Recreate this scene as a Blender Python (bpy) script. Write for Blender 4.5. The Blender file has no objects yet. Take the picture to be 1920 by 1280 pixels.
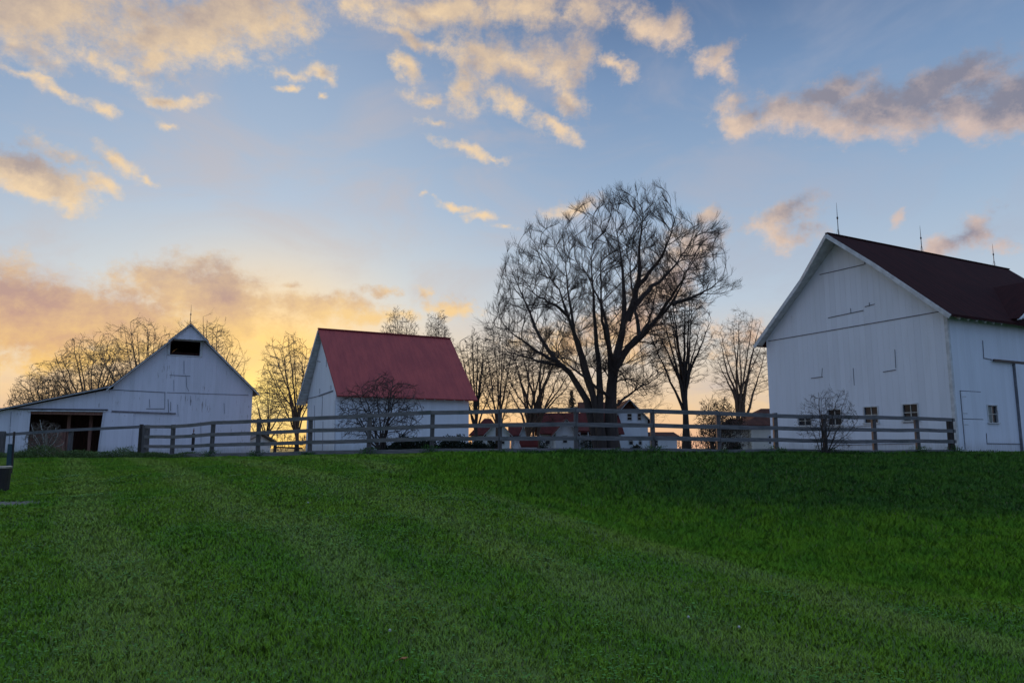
import bpy, math, random
import numpy as np
from mathutils import Vector
from mathutils.geometry import tessellate_polygon

# ------------------------------------------------------------------ camera
sc = bpy.context.scene
COL = sc.collection
F = 1370.0
PIT = math.radians(8.14)
EYE = np.array([0.0, 0.0, 1.6])
cam_d = bpy.data.cameras.new('camera'); cam = bpy.data.objects.new('camera', cam_d); COL.objects.link(cam)
cam.location = EYE; cam.rotation_euler = (math.pi / 2 + PIT, 0, 0)
cam_d.sensor_width = 36; cam_d.lens = F / 1920 * 36; cam_d.clip_start = 0.1; cam_d.clip_end = 5000
sc.camera = cam
sc.view_settings.view_transform = 'Standard'; sc.view_settings.look = 'None'
sc.view_settings.exposure = 0.0; sc.view_settings.gamma = 1.0

def ray(px, py):
    dx = (px - 960) / F; dy = -(py - 640) / F
    return np.array([dx, math.cos(PIT) - dy * math.sin(PIT), math.sin(PIT) + dy * math.cos(PIT)])
def P(px, py, Y):
    d = ray(px, py); return EYE + d * (Y / d[1])
def azel(px, py):
    d = ray(px, py); return math.atan2(d[0], d[1]), math.atan2(d[2], math.hypot(d[0], d[1]))
def lin(c):
    return tuple(((v / 255) / 12.92 if v / 255 <= 0.04045 else ((v / 255 + 0.055) / 1.055) ** 2.4) for v in c)

# ------------------------------------------------------------------ sun
SUN_AZ, SUN_EL = math.radians(-18.6), math.radians(2.6)
sd = bpy.data.lights.new('sun', 'SUN'); sun = bpy.data.objects.new('sun', sd); COL.objects.link(sun)
sd.energy = 2.0; sd.angle = math.radians(1.5); sd.color = (1.0, 0.52, 0.2)
svec = Vector((math.sin(SUN_AZ) * math.cos(SUN_EL), math.cos(SUN_AZ) * math.cos(SUN_EL), math.sin(SUN_EL)))
sun.rotation_euler = svec.to_track_quat('Z', 'Y').to_euler()
sun.location = (0, 0, 30)

# ------------------------------------------------------------------ node helpers
class NT:
    def __init__(s, nt): s.t = nt; s.n = nt.nodes; s.l = nt.links
    def new(s, ty, **kw):
        n = s.n.new(ty)
        for k, v in kw.items():
            if k == 'inp':
                for a, b in v.items(): s.put(n, a, b)
            else: setattr(n, k, v)
        return n
    def put(s, n, key, v):
        sock = n.inputs[key]
        if hasattr(v, 'is_output'): s.l.new(v, sock)
        else: sock.default_value = v
    def math(s, op, a, b=None, c=None, clamp=False):
        n = s.new('ShaderNodeMath', operation=op, use_clamp=clamp); s.put(n, 0, a)
        if b is not None: s.put(n, 1, b)
        if c is not None: s.put(n, 2, c)
        return n.outputs[0]
    def mr(s, v, a, b, c=0.0, d=1.0, smooth=True):
        n = s.new('ShaderNodeMapRange', interpolation_type='SMOOTHSTEP' if smooth else 'LINEAR')
        s.put(n, 0, v); s.put(n, 1, a); s.put(n, 2, b); s.put(n, 3, c); s.put(n, 4, d)
        return n.outputs[0]
    def mix(s, f, a, b, mode='MIX'):
        n = s.new('ShaderNodeMix', data_type='RGBA', blend_type=mode)
        s.put(n, 0, f); s.put(n, 6, a if hasattr(a, 'is_output') else (*a, 1)); s.put(n, 7, b if hasattr(b, 'is_output') else (*b, 1))
        return n.outputs[2]
    def noise(s, vec, scale, detail=3, rough=0.5, out=0, dist=0.0):
        n = s.new('ShaderNodeTexNoise'); s.put(n, 'Vector', vec); s.put(n, 'Scale', scale); s.put(n, 'Detail', detail)
        s.put(n, 'Roughness', rough); s.put(n, 'Distortion', dist)
        return n.outputs[out]
    def vm(s, op, a, b=None):
        n = s.new('ShaderNodeVectorMath', operation=op); s.put(n, 0, a)
        if b is not None:
            if op == 'SCALE': s.put(n, 'Scale', b)
            else: s.put(n, 1, b)
        return n.outputs['Value'] if op in ('LENGTH', 'DOT_PRODUCT', 'DISTANCE') else n.outputs[0]
    def ramp(s, v, stops):
        n = s.new('ShaderNodeValToRGB'); s.put(n, 0, v); e = n.color_ramp.elements
        while len(e) < len(stops): e.new(0.5)
        for k, (p, c) in zip(e, sorted(stops, key=lambda q: q[0])): k.position = p; k.color = (*c, 1)
        return n.outputs[0]

# ------------------------------------------------------------------ sky (world)
world = bpy.data.worlds.new('World'); sc.world = world; world.use_nodes = True
w = NT(world.node_tree); w.n.clear()
# cloud ellipses: centre px, radii px, tilt (deg, positive falls to the right), strength
CL = [(60,20,240,75,0,1.15),(330,60,190,58,3,1.1),(440,35,150,62,-8,1.1),(285,105,60,34,10,1.0),(540,15,60,32,0,.8),(175,100,18,22,0,.75),(235,120,60,16,30,.6),
 (45,130,50,12,20,.85),(110,162,60,12,28,.85),(200,190,30,11,25,.8),(330,172,52,11,8,.85),(340,228,20,9,25,.8),
 (590,132,32,16,15,.85),(540,152,18,8,0,.7),(600,178,10,6,0,.75),(535,125,45,8,10,.55),
 (105,270,80,17,24,.95),(235,295,48,17,32,.95),(283,328,26,7,30,.8),(190,335,36,15,30,.75),
 (55,325,100,38,20,1.7),
 (820,20,190,36,4,.95),(990,5,120,45,0,.8),(765,65,55,16,20,1.0),(755,115,40,18,45,.9),(795,180,34,12,5,.95),
 (920,112,110,36,12,1.05),(1050,110,60,50,10,1.05),(870,170,42,34,40,.85),(950,205,75,22,25,.9),(1030,245,48,14,30,.95),(1065,190,34,36,20,.85),
 (885,282,55,10,20,.9),(930,298,16,5,10,.7),
 (1160,118,46,14,25,1.0),(1100,25,70,28,0,.85),(1200,45,70,38,10,.95),(1270,45,30,42,0,1.0),(1350,95,42,20,-25,.95),(1365,125,22,22,60,.85),(820,222,30,8,10,.6),
 (1372,215,48,34,-10,1.2),(1400,205,40,20,0,.9),(1490,222,85,34,5,1.35),(1570,172,70,24,-20,1.2),(1640,208,115,42,0,1.45),(1760,178,120,42,-22,1.4),(1830,228,130,34,5,1.4),(1900,196,90,64,-20,1.5),(1600,240,110,28,5,.95),
 (1465,410,62,32,-35,1.1),(1475,455,45,26,10,.95),(1680,405,30,10,-25,.75),(1835,420,45,26,-50,.7),(1770,455,60,18,-15,.7),(1870,440,40,12,0,.6),
 (1320,412,34,18,-10,1.0),(1290,460,70,36,-20,.95),(1250,520,70,40,-30,.9),(1080,380,48,16,-15,.9),(858,376,32,9,8,.9),(905,396,26,13,10,.85),(942,425,22,8,8,.85),(802,362,10,6,0,.7),
 (30,560,170,66,10,1.4),(470,560,60,30,20,1.0),(180,660,150,26,-4,.8),(130,600,200,50,0,1.2),(360,545,150,56,3,1.1),(440,575,90,44,20,1.0),(250,600,160,40,0,1.0),
 (620,580,85,30,5,1.2),(560,540,34,10,0,.7),(715,545,36,12,5,.85),(840,578,46,20,5,.9),(700,600,70,14,0,.7),(790,545,14,14,60,.5),
 (1120,640,120,40,0,.7),(1200,600,90,50,-20,.75),(1400,640,60,30,0,.5)]
# a few clouds round the rest of the sky so that it is not empty behind the camera (azimuth, elevation, radii in radians)
CL2 = [(-2.4,.75,.45,.14,.2,1.0),(-1.5,.4,.3,.08,.1,.9),(1.35,.6,.3,.1,-.2,.9)]
g = bpy.data.node_groups.new('cloud_density', 'ShaderNodeTree')
g.interface.new_socket('Vector', in_out='INPUT', socket_type='NodeSocketVector')
g.interface.new_socket('Density', in_out='OUTPUT', socket_type='NodeSocketFloat')
q = NT(g); gi = q.new('NodeGroupInput'); go = q.new('NodeGroupOutput')
vin = gi.outputs[0]
wn = q.noise(vin, 9.0, 5, 0.6, out=1)
wv = q.vm('SCALE', q.vm('SUBTRACT', wn, (0.5, 0.5, 0.5)), 0.11)
wv = q.vm('MULTIPLY', wv, (1.0, 0.7, 0.0))
pos = q.vm('ADD', vin, wv)
acc = None
for i, c in enumerate(CL + CL2):
    if i < len(CL):
        px, py, rx, ry, rot, st = c
        a0, e0 = azel(px, py); ax_, ex_ = azel(px + 5, py); ay_, ey_ = azel(px, py - 5)
        kx = math.hypot(ax_ - a0, ex_ - e0) / 5; ky = math.hypot(ay_ - a0, ey_ - e0) / 5
        base_rot = math.atan2(ex_ - e0, ax_ - a0)
        R, SX, SY = base_rot - math.radians(rot), rx * kx * 1.36, ry * ky * 1.40
    else:
        a0, e0, SX, SY, R, st = c
    # v = (az, el, 1): both ellipse axes as plain dot products; the running value rides in z (scaled to nothing)
    # so that the nodes are evaluated one after the other
    cR, sR = math.cos(R), math.sin(R)
    if acc is None: vec_i = q.vm('ADD', pos, (0, 0, 1.0))
    else:
        cz = q.new('ShaderNodeCombineXYZ'); q.put(cz, 2, q.math('MULTIPLY_ADD', acc, 1e-7, 1.0)); vec_i = q.vm('ADD', pos, cz.outputs[0])
    uu = q.vm('DOT_PRODUCT', vec_i, (cR / SX, sR / SX, -(a0 * cR + e0 * sR) / SX))
    ww = q.vm('DOT_PRODUCT', vec_i, (-sR / SY, cR / SY, (a0 * sR - e0 * cR) / SY))
    ln = q.math('SQRT', q.math('MULTIPLY_ADD', uu, uu, q.math('MULTIPLY', ww, ww)))
    dd = q.math('MULTIPLY_ADD', ln, -st, st)
    acc = dd if acc is None else q.math('SMOOTH_MAX', acc, dd, 0.12)
acc = q.math('MAXIMUM', acc, -0.75)
n1 = q.noise(q.vm('MULTIPLY', vin, (1, 1.25, 1)), 22.0, 8, 0.70)
n2 = q.noise(q.vm('MULTIPLY', vin, (1, 1.5, 1)), 8.0, 4, 0.55)
tot = q.math('ADD', acc, q.math('MULTIPLY', q.math('SUBTRACT', n1, 0.5), 2.3))
tot = q.math('ADD', tot, q.math('MULTIPLY', q.math('SUBTRACT', n2, 0.5), 0.5))
q.l.new(tot, go.inputs[0])

tc = w.new('ShaderNodeTexCoord'); D = tc.outputs['Generated']
sep = w.new('ShaderNodeSeparateXYZ'); w.put(sep, 0, D)
az = w.math('ARCTAN2', sep.outputs[0], sep.outputs[1])
el = w.math('ARCSINE', w.math('MAXIMUM', w.math('MINIMUM', sep.outputs[2], 1.0), -1.0))
ve = w.new('ShaderNodeCombineXYZ'); w.put(ve, 0, az); w.put(ve, 1, el); ve = ve.outputs[0]
eld = w.math('DIVIDE', w.math('MULTIPLY', el, 57.2958), 90.0)   # 0..1 = horizon..zenith
L = lin
rA = w.ramp(eld, [(0, L((236,182,146))), (.03, L((238,204,160))), (.075, L((214,206,196))), (.12, L((184,199,215))), (.20, L((153,177,205))), (.30, L((117,146,184))), (.38, L((78,106,148))), (.52, L((118,146,192))), (.75, L((176,204,240))), (1, L((190,214,248)))])
rB = w.ramp(eld, [(0, L((246,184,96))), (.035, L((244,206,132))), (.075, L((230,212,176))), (.12, L((208,216,214))), (.20, L((170,191,213))), (.30, L((145,169,199))), (.38, L((122,146,182))), (.52, L((122,148,190))), (.75, L((176,204,240))), (1, L((190,214,248)))])
daz = w.math('ABSOLUTE', w.math('SUBTRACT', az, SUN_AZ))
fs = w.mr(daz, 0.0, 0.5, 1.0, 0.0)
base = w.mix(fs, rA, rB)
# the east side (behind the camera) is duller
east = w.mr(daz, 1.0, 2.6, 0.0, 1.0)
rE = w.ramp(eld, [(0, L((114,130,168))), (.12, L((126,152,198))), (.38, L((126,158,214))), (.6, L((152,182,230))), (1, L((190,214,248)))])
base = w.mix(east, base, rE)
# real sky model added faintly underneath
sky = w.new('ShaderNodeTexSky', sky_type='NISHITA', sun_disc=False); sky.sun_elevation = SUN_EL; sky.sun_rotation = SUN_AZ
sky.air_density = 1.2; sky.dust_density = 2.0
sk = w.vm('SCALE', sky.outputs[0], 0.012)
base = w.vm('ADD', base, sk)
# glow round the sun
ds = w.vm('DISTANCE', ve, (SUN_AZ, SUN_EL + .012, 0))
gl = w.math('POWER', w.mr(ds, 0.0, 0.26, 1.0, 0.0, False), 1.9)
base = w.mix(w.math('MINIMUM', w.math('MULTIPLY', gl, 1.5), .97), base, (1.2, 0.72, 0.15))
gl2 = w.math('POWER', w.mr(ds, 0.0, 0.10, 1.0, 0.0, False), 1.5)
base = w.vm('ADD', base, w.vm('SCALE', (0.4, 0.45, 0.12), gl2))
# thin high veils
vn = w.noise(w.vm('MULTIPLY', ve, (1.0, 2.2, 1.0)), 4.2, 5, 0.6, dist=0.6)
veil = w.math('MULTIPLY', w.mr(vn, 0.42, 0.72), w.mr(el, 0.6, 0.05, 0.35, 0.7, False))
veilc = w.mix(w.mr(daz, 0.1, 0.9), L((206,186,176)), L((170,176,194)))
base = w.mix(w.math('MULTIPLY', veil, 0.75), base, veilc)
def dens(v):
    n = w.new('ShaderNodeGroup'); n.node_tree = g; w.put(n, 0, v); return n.outputs[0]
d0 = dens(ve)
tosun = w.vm('SUBTRACT', (SUN_AZ, -0.1, 0), ve)
tosun = w.vm('SCALE', w.vm('NORMALIZE', tosun), 0.028)
d1 = dens(w.vm('ADD', ve, tosun))
alpha = w.mr(d0, -0.10, w.mr(el, 0.10, 0.32, 0.52, 0.95, False))
# lit where the light from the low sun comes in with little cloud in the way
lit = w.math('ADD', w.math('MULTIPLY', w.math('SUBTRACT', d0, d1), .62), w.mr(d0, 0.15, 1.25, 0.74, 0.0, False), clamp=True)
lit = w.math('SUBTRACT', lit, w.math('MULTIPLY', w.mr(daz, .45, 1.0), .22), clamp=True)
nz = w.noise(ve, 40, 5, 0.6)
lit = w.math('ADD', lit, w.math('MULTIPLY', w.math('SUBTRACT', nz, 0.5), 0.35), clamp=True)
far = w.mr(daz, 0.15, 0.95)
low = w.mr(el, 0.04, 0.30)
litc = w.mix(low, w.mix(far, L((255,206,112)), L((248,206,172))), w.mix(far, L((244,214,172)), L((224,198,184))))
shc = w.mix(low, w.mix(far, L((208,152,128)), L((192,162,162))), w.mix(far, L((176,160,154)), L((134,134,150))))
cc = w.mix(lit, shc, litc)
final = w.mix(w.math('MULTIPLY', alpha, 0.95), base, cc)
bg = w.new('ShaderNodeBackground'); w.put(bg, 0, final); w.put(bg, 1, 1.0)
wo = w.new('ShaderNodeOutputWorld'); w.l.new(bg.outputs[0], wo.inputs[0])
world.cycles.sampling_method = 'NONE'
sc.cycles.max_bounces = 6; sc.cycles.diffuse_bounces = 2; sc.cycles.transparent_max_bounces = 8

# ------------------------------------------------------------------ scene helpers
def tag(o, label=None, cat=None, group=None, kind=None):
    if label: o['label'] = label
    if cat: o['category'] = cat
    if group: o['group'] = group
    if kind: o['kind'] = kind
    return o
def empty(name, loc, rz=0.0, label=None, cat=None, group=None):
    o = bpy.data.objects.new(name, None); COL.objects.link(o); o.location = tuple(loc); o.rotation_euler = (0, 0, rz)
    o.empty_display_size = 0.3
    return tag(o, label, cat, group)
def mat(name):
    m = bpy.data.materials.new(name); m.use_nodes = True; t = NT(m.node_tree); t.n.clear()
    b = t.new('ShaderNodeBsdfPrincipled'); o = t.new('ShaderNodeOutputMaterial'); t.l.new(b.outputs[0], o.inputs[0])
    return m, t, b
def bump(t, b, h, strength=0.3, dist=0.02):
    n = t.new('ShaderNodeBump'); t.put(n, 'Height', h); t.put(n, 'Strength', strength); t.put(n, 'Distance', dist); t.l.new(n.outputs[0], b.inputs['Normal'])

class MB:
    def __init__(s): s.v = []; s.f = []; s.uv = []
    def poly(s, pts, uv=None):
        i = len(s.v); s.v += [tuple(p) for p in pts]; s.f.append(list(range(i, i + len(pts))))
        if uv is None: uv = [(p[0] + p[1], p[2]) for p in pts]
        s.uv += [tuple(x) for x in uv]
    def box(s, a, b):
        x0, y0, z0 = a; x1, y1, z1 = b
        if x0 > x1: x0, x1 = x1, x0
        if y0 > y1: y0, y1 = y1, y0
        if z0 > z1: z0, z1 = z1, z0
        c = [(x0,y0,z0),(x1,y0,z0),(x1,y1,z0),(x0,y1,z0),(x0,y0,z1),(x1,y0,z1),(x1,y1,z1),(x0,y1,z1)]
        s.hexa(c)
    def hexa(s, c):
        c = [tuple(p) for p in c]
        for f in ((3,2,1,0),(4,5,6,7),(0,1,5,4),(1,2,6,5),(2,3,7,6),(3,0,4,7)):
            p = [c[k] for k in f]
            uv = [(q[0], q[1]) for q in p] if f in ((3,2,1,0),(4,5,6,7)) else ([(q[0], q[2]) for q in p] if f in ((0,1,5,4),(2,3,7,6)) else [(q[1], q[2]) for q in p])
            s.poly(p, uv)
    def beam(s, p, q, wd, ht, up=(0, 0, 1)):
        p = Vector(p); q = Vector(q); d = (q - p).normalized(); r = d.cross(Vector(up))
        if r.length < 1e-4: r = Vector((1, 0, 0))
        r.normalize(); u = r.cross(d)
        c = []
        for e in (p, q):
            for a, b in ((-1, -1), (1, -1), (1, 1), (-1, 1)): c.append(e + r * (a * wd / 2) + u * (b * ht / 2))
        ln = (q - p).length
        for f in ((0,1,2,3),(7,6,5,4)): s.poly([c[k] for k in f], [(0, 0), (wd, 0), (wd, ht), (0, ht)])
        for f, s1 in (((0,4,5,1), wd), ((1,5,6,2), ht), ((2,6,7,3), wd), ((3,7,4,0), ht)):
            s.poly([c[k] for k in f], [(0, 0), (0, ln), (s1, ln), (s1, 0)])
    def tube(s, pts, rad, k=8, caps=True):
        pts = [Vector(p) for p in pts]; rad = rad if hasattr(rad, '__len__') else [rad] * len(pts)
        rings = []; ref = None
        for i, p in enumerate(pts):
            d = (pts[min(i + 1, len(pts) - 1)] - pts[max(i - 1, 0)]).normalized()
            if ref is None: ref = d.orthogonal().normalized()
            ref = (ref - d * ref.dot(d)).normalized(); b = d.cross(ref)
            rings.append([p + (ref * math.cos(2 * math.pi * j / k) + b * math.sin(2 * math.pi * j / k)) * rad[i] for j in range(k)])
        for i in range(len(rings) - 1):
            for j in range(k):
                s.poly([rings[i][j], rings[i][(j + 1) % k], rings[i + 1][(j + 1) % k], rings[i + 1][j]], [(j / k, i), ((j + 1) / k, i), ((j + 1) / k, i + 1), (j / k, i + 1)])
        if caps: s.poly(rings[0][::-1], [(0, 0)] * k); s.poly(rings[-1], [(0, 0)] * k)
    def build(s, name, m, parent=None, smooth=False):
        me = bpy.data.meshes.new(name); me.from_pydata(s.v, [], s.f)
        ul = me.uv_layers.new(name='UVMap'); ul.data.foreach_set('uv', np.array(s.uv, dtype=np.float32).ravel())
        if smooth: me.shade_smooth()
        me.materials.append(m); o = bpy.data.objects.new(name, me); COL.objects.link(o); o.parent = parent
        return o
def raw_mesh(name, verts, faces, m, parent=None, smooth=False):
    """verts Nx3, faces MxK numpy arrays (K the same for all)"""
    me = bpy.data.meshes.new(name); n, k = faces.shape
    me.vertices.add(len(verts)); me.vertices.foreach_set('co', np.ascontiguousarray(verts, dtype=np.float32).ravel())
    me.loops.add(n * k); me.loops.foreach_set('vertex_index', np.ascontiguousarray(faces, dtype=np.int32).ravel())
    me.polygons.add(n); me.polygons.foreach_set('loop_start', np.arange(0, n * k, k, dtype=np.int32))
    me.update(calc_edges=True)
    if smooth: me.shade_smooth()
    me.materials.append(m); o = bpy.data.objects.new(name, me); COL.objects.link(o); o.parent = parent
    return o
# walls: outline and holes in (a, z) of a vertical plane; fn maps (a, z, depth) to local xyz
def clip(poly, k, v, keep_less):
    out = []
    for i in range(len(poly)):
        p, q_ = poly[i], poly[(i + 1) % len(poly)]
        ip = (p[k] <= v) == keep_less or p[k] == v; iq = (q_[k] <= v) == keep_less or q_[k] == v
        if ip: out.append(p)
        if ip != iq:
            t_ = (v - p[k]) / (q_[k] - p[k]); out.append((p[0] + (q_[0] - p[0]) * t_, p[1] + (q_[1] - p[1]) * t_))
    return out
def wall(name, outline, holes, fn, m, parent, th=0.12):
    mb = MB(); pieces = []
    if holes:
        zs = sorted({p[1] for h in holes for p in h}); zs = [-1e3] + zs + [1e3]
        for z0, z1 in zip(zs, zs[1:]):
            band = clip(clip(outline, 1, z0, False), 1, z1, True)
            if len(band) < 3: continue
            zm = (z0 + z1) / 2; hs = sorted((min(p[0] for p in h), max(p[0] for p in h)) for h in holes if min(p[1] for p in h) < zm < max(p[1] for p in h))
            xs = -1e3
            for h0, h1 in hs + [(1e3, 1e3)]:
                pc = clip(clip(band, 0, xs, False), 0, h0, True); xs = h1
                if len(pc) >= 3: pieces.append(pc)
    else:
        pieces = [[outline[i] for i in t] for t in tessellate_polygon([[Vector((p[0], p[1], 0)) for p in outline]])]
    for p in pieces:
        mb.poly([fn(a, z, 0) for a, z in p], p); mb.poly([fn(a, z, th) for a, z in p][::-1], p[::-1])
    for r in [outline] + holes:
        for i in range(len(r)):
            a, b = r[i], r[(i + 1) % len(r)]
            mb.poly([fn(*a, 0), fn(*b, 0), fn(*b, th), fn(*a, th)], [a, b, b, a])
    return mb.build(name, m, parent)
def rect(a0, z0, a1, z1): return [(a0, z0), (a1, z0), (a1, z1), (a0, z1)]

# ------------------------------------------------------------------ terrain height
def sstep(a, b, x):
    t = np.clip((x - a) / (b - a), 0, 1); return t * t * (3 - 2 * t)
FENCE = [(-16.0,31.9),(-15.6,31.4),(-13.7,29.8),(-11.55,28.4),(-9.36,27.2),(-7.12,26.0),(-4.85,25.0),(-2.61,24.0),(-.38,23.1),(1.99,22.9),(4.39,23.0),(6.67,23.8),(8.87,24.8),(11.0,25.9),(13.2,26.85),(15.3,27.8),(16.85,28.3)]
FX = np.array([p[0] for p in FENCE]); FY = np.array([p[1] for p in FENCE])
EX = np.array([-6, -2.2, -.2, .9, 1.86, 3.55, 5.6, 8.5, 13, 20.]); EYc = np.array([18., 15.3, 13.2, 12, 10.7, 9.1, 8.1, 7.2, 6.2, 5.])
def H(x, y):
    x = np.asarray(x, float); y = np.asarray(y, float)
    yc = np.interp(x, FX, FY) - 0.6
    yc = np.where(x < -16, 31.3 - 0.0 * x, yc); yc = np.where(x > 17, 27.8, yc)
    pl = 1.12 + 0.24 * sstep(-16, -1, x) - 0.06 * sstep(4, 15, x)
    t = np.clip((y - 3) / (yc - 3), -1.5, 1)
    ramp = pl * (1.22 * t - 0.22 * np.clip(t, 0, 1) ** 3)
    tb = np.clip((y - 13.2) / (yc - 13.2), 0, 1)
    bank = pl * (0.35 * tb + 0.65 * tb * tb * (3 - 2 * tb)) - 0.05
    bank = np.where(y < 13.2, -0.05 - 0.02 * np.clip(13.2 - y, 0, 30), bank)
    S = sstep(-3.0, 6.8, x)
    h = ramp * (1 - S) + bank * S
    h = np.where(y < 3, np.minimum(h, 0) * 0.6, h)
    # the mown lawn ends in a soft lip above the swale
    e = np.interp(x, EX, EYc)
    lip = sstep(-.15, 1.1, y - e) * (1 - sstep(1.5, 7.5, y - e)) * sstep(-4.0, 0.5, x)
    h = h - 0.16 * lip + 0.03 * np.exp(-((y - e + .5) / .7) ** 2) * sstep(-4, 0, x)
    # behind the crest
    back = pl - 0.13 * sstep(0, 14, y - yc) - 0.12 * sstep(0, 18, y - yc) * sstep(5, -20, x) - 0.35 * sstep(20, 60, y - yc) - 4.0 * sstep(70, 700, y)
    h = np.where(y > yc, back, h)
    u = (x * .031, y * .047)
    h = h + 0.02 * np.sin(x * .9 + y * .35) * np.sin(y * .8 - x * .3) * (y < 40) + .012 * np.sin(x * 2.3 + 1) * np.sin(y * 1.9)* (y < 40)
    return h

# ------------------------------------------------------------------ materials
def green_nodes(t, blades):
    geo = t.new('ShaderNodeNewGeometry'); pos = geo.outputs['Position']
    sp = t.new('ShaderNodeSeparateXYZ'); t.put(sp, 0, pos)
    X, Y = sp.outputs[0], sp.outputs[1]
    # mowing stripes run away to the left
    th = math.radians(31.5)
    wob = t.math('MULTIPLY', t.math('SUBTRACT', t.noise(pos, 0.22, 2), 0.5), 1.3)
    s = t.math('ADD', t.math('ADD', t.math('MULTIPLY', X, math.cos(th)), t.math('MULTIPLY', Y, math.sin(th))), wob)
    st = t.math('SINE', t.math('MULTIPLY', s, 2 * math.pi / 2.1))
    st = t.math('MULTIPLY', t.mr(st, -0.2, 0.9), t.mr(t.noise(pos, .35, 2), .35, .6, .6, 1.0))
    n1 = t.noise(pos, 0.55, 4, 0.6); n2 = t.noise(pos, 5.5, 4, 0.6); n3 = t.noise(pos, 1.7, 3, .6)
    a = t.mix(t.mr(n1, .36, .64), (0.150, 0.380, 0.018), (0.235, 0.430, 0.024))
    b = t.mix(t.mr(n1, .36, .64), (0.300, 0.480, 0.070), (0.330, 0.490, 0.060))
    lawn = t.mix(st, a, b)
    low_ = t.mix(t.mr(n3, .35, .65), (0.110, 0.32, 0.014), (0.190, 0.41, 0.013)); bank_shade = t.mix(t.mr(n3, .35, .65), (0.045, 0.155, 0.022), (0.085, 0.225, 0.016))  # unmown grass; shade of the bank slope is painted into the darker green
    long_shaded = t.mix(t.math('MULTIPLY', t.mr(t.math('ADD', Y, t.math('MULTIPLY', t.math('SUBTRACT', n1, .5), 5.0)), 14.2, 16.6), t.mr(t.math('ADD', X, t.math('MULTIPLY', t.math('SUBTRACT', n3, .5), 4.0)), -1.5, 4.0)), low_, bank_shade)
    # unmown part: beyond the lip (attribute painted from the terrain)
    return pos, lawn, long_shaded, n2, n3
def add_attr(me, name, vals):
    at = me.attributes.new(name, 'FLOAT', 'POINT'); at.data.foreach_set('value', np.asarray(vals, dtype=np.float32))

m_ground, t, b = mat('lawn_soil')
pos, lawn, long_shaded, n2, n3 = green_nodes(t, False)
au = t.new('ShaderNodeAttribute', attribute_name='unmown')
c = t.mix(au.outputs['Fac'], lawn, long_shaded)
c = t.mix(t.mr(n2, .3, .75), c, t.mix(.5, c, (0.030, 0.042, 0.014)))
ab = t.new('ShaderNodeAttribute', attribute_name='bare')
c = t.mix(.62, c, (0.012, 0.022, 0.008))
c = t.mix(ab.outputs['Fac'], c, t.mix(n2, (0.10, 0.088, 0.07), (0.21, 0.19, 0.165)))
ay = t.new('ShaderNodeAttribute', attribute_name='yard')
c = t.mix(ay.outputs['Fac'], c, t.mix(n3, (0.16, 0.13, 0.09), (0.28, 0.24, 0.18)))
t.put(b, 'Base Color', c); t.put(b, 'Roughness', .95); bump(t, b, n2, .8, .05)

m_grass, t, b = mat('grass_blades')
pos, lawn, long_shaded, n2, n3 = green_nodes(t, True)
au = t.new('ShaderNodeAttribute', attribute_name='unmown'); ar = t.new('ShaderNodeAttribute', attribute_name='rnd')
c = t.mix(au.outputs['Fac'], lawn, long_shaded)
c = t.mix(t.math('MULTIPLY', ar.outputs['Fac'], .5), c, t.mix(.5, c, (0.16, 0.27, 0.04)))
c = t.mix(t.mr(ar.outputs['Fac'], .965, .99), c, (0.20, 0.17, 0.09))
t.put(b, 'Base Color', c); t.put(b, 'Roughness', .7); t.put(b, 'Specular IOR Level', .08)
gn = t.new('ShaderNodeNewGeometry'); nrm_ = t.vm('NORMALIZE', t.vm('ADD', t.vm('SCALE', gn.outputs['Normal'], .17), (0, 0, 1.0))); t.l.new(nrm_, b.inputs['Normal'])
tr = t.new('ShaderNodeBsdfTranslucent'); t.put(tr, 0, c)
mx = t.new('ShaderNodeMixShader'); t.put(mx, 0, .12); t.l.new(b.outputs[0], mx.inputs[1]); t.l.new(tr.outputs[0], mx.inputs[2])
out = [n for n in t.n if n.type == 'OUTPUT_MATERIAL'][0]; t.l.new(mx.outputs[0], out.inputs[0])

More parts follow.
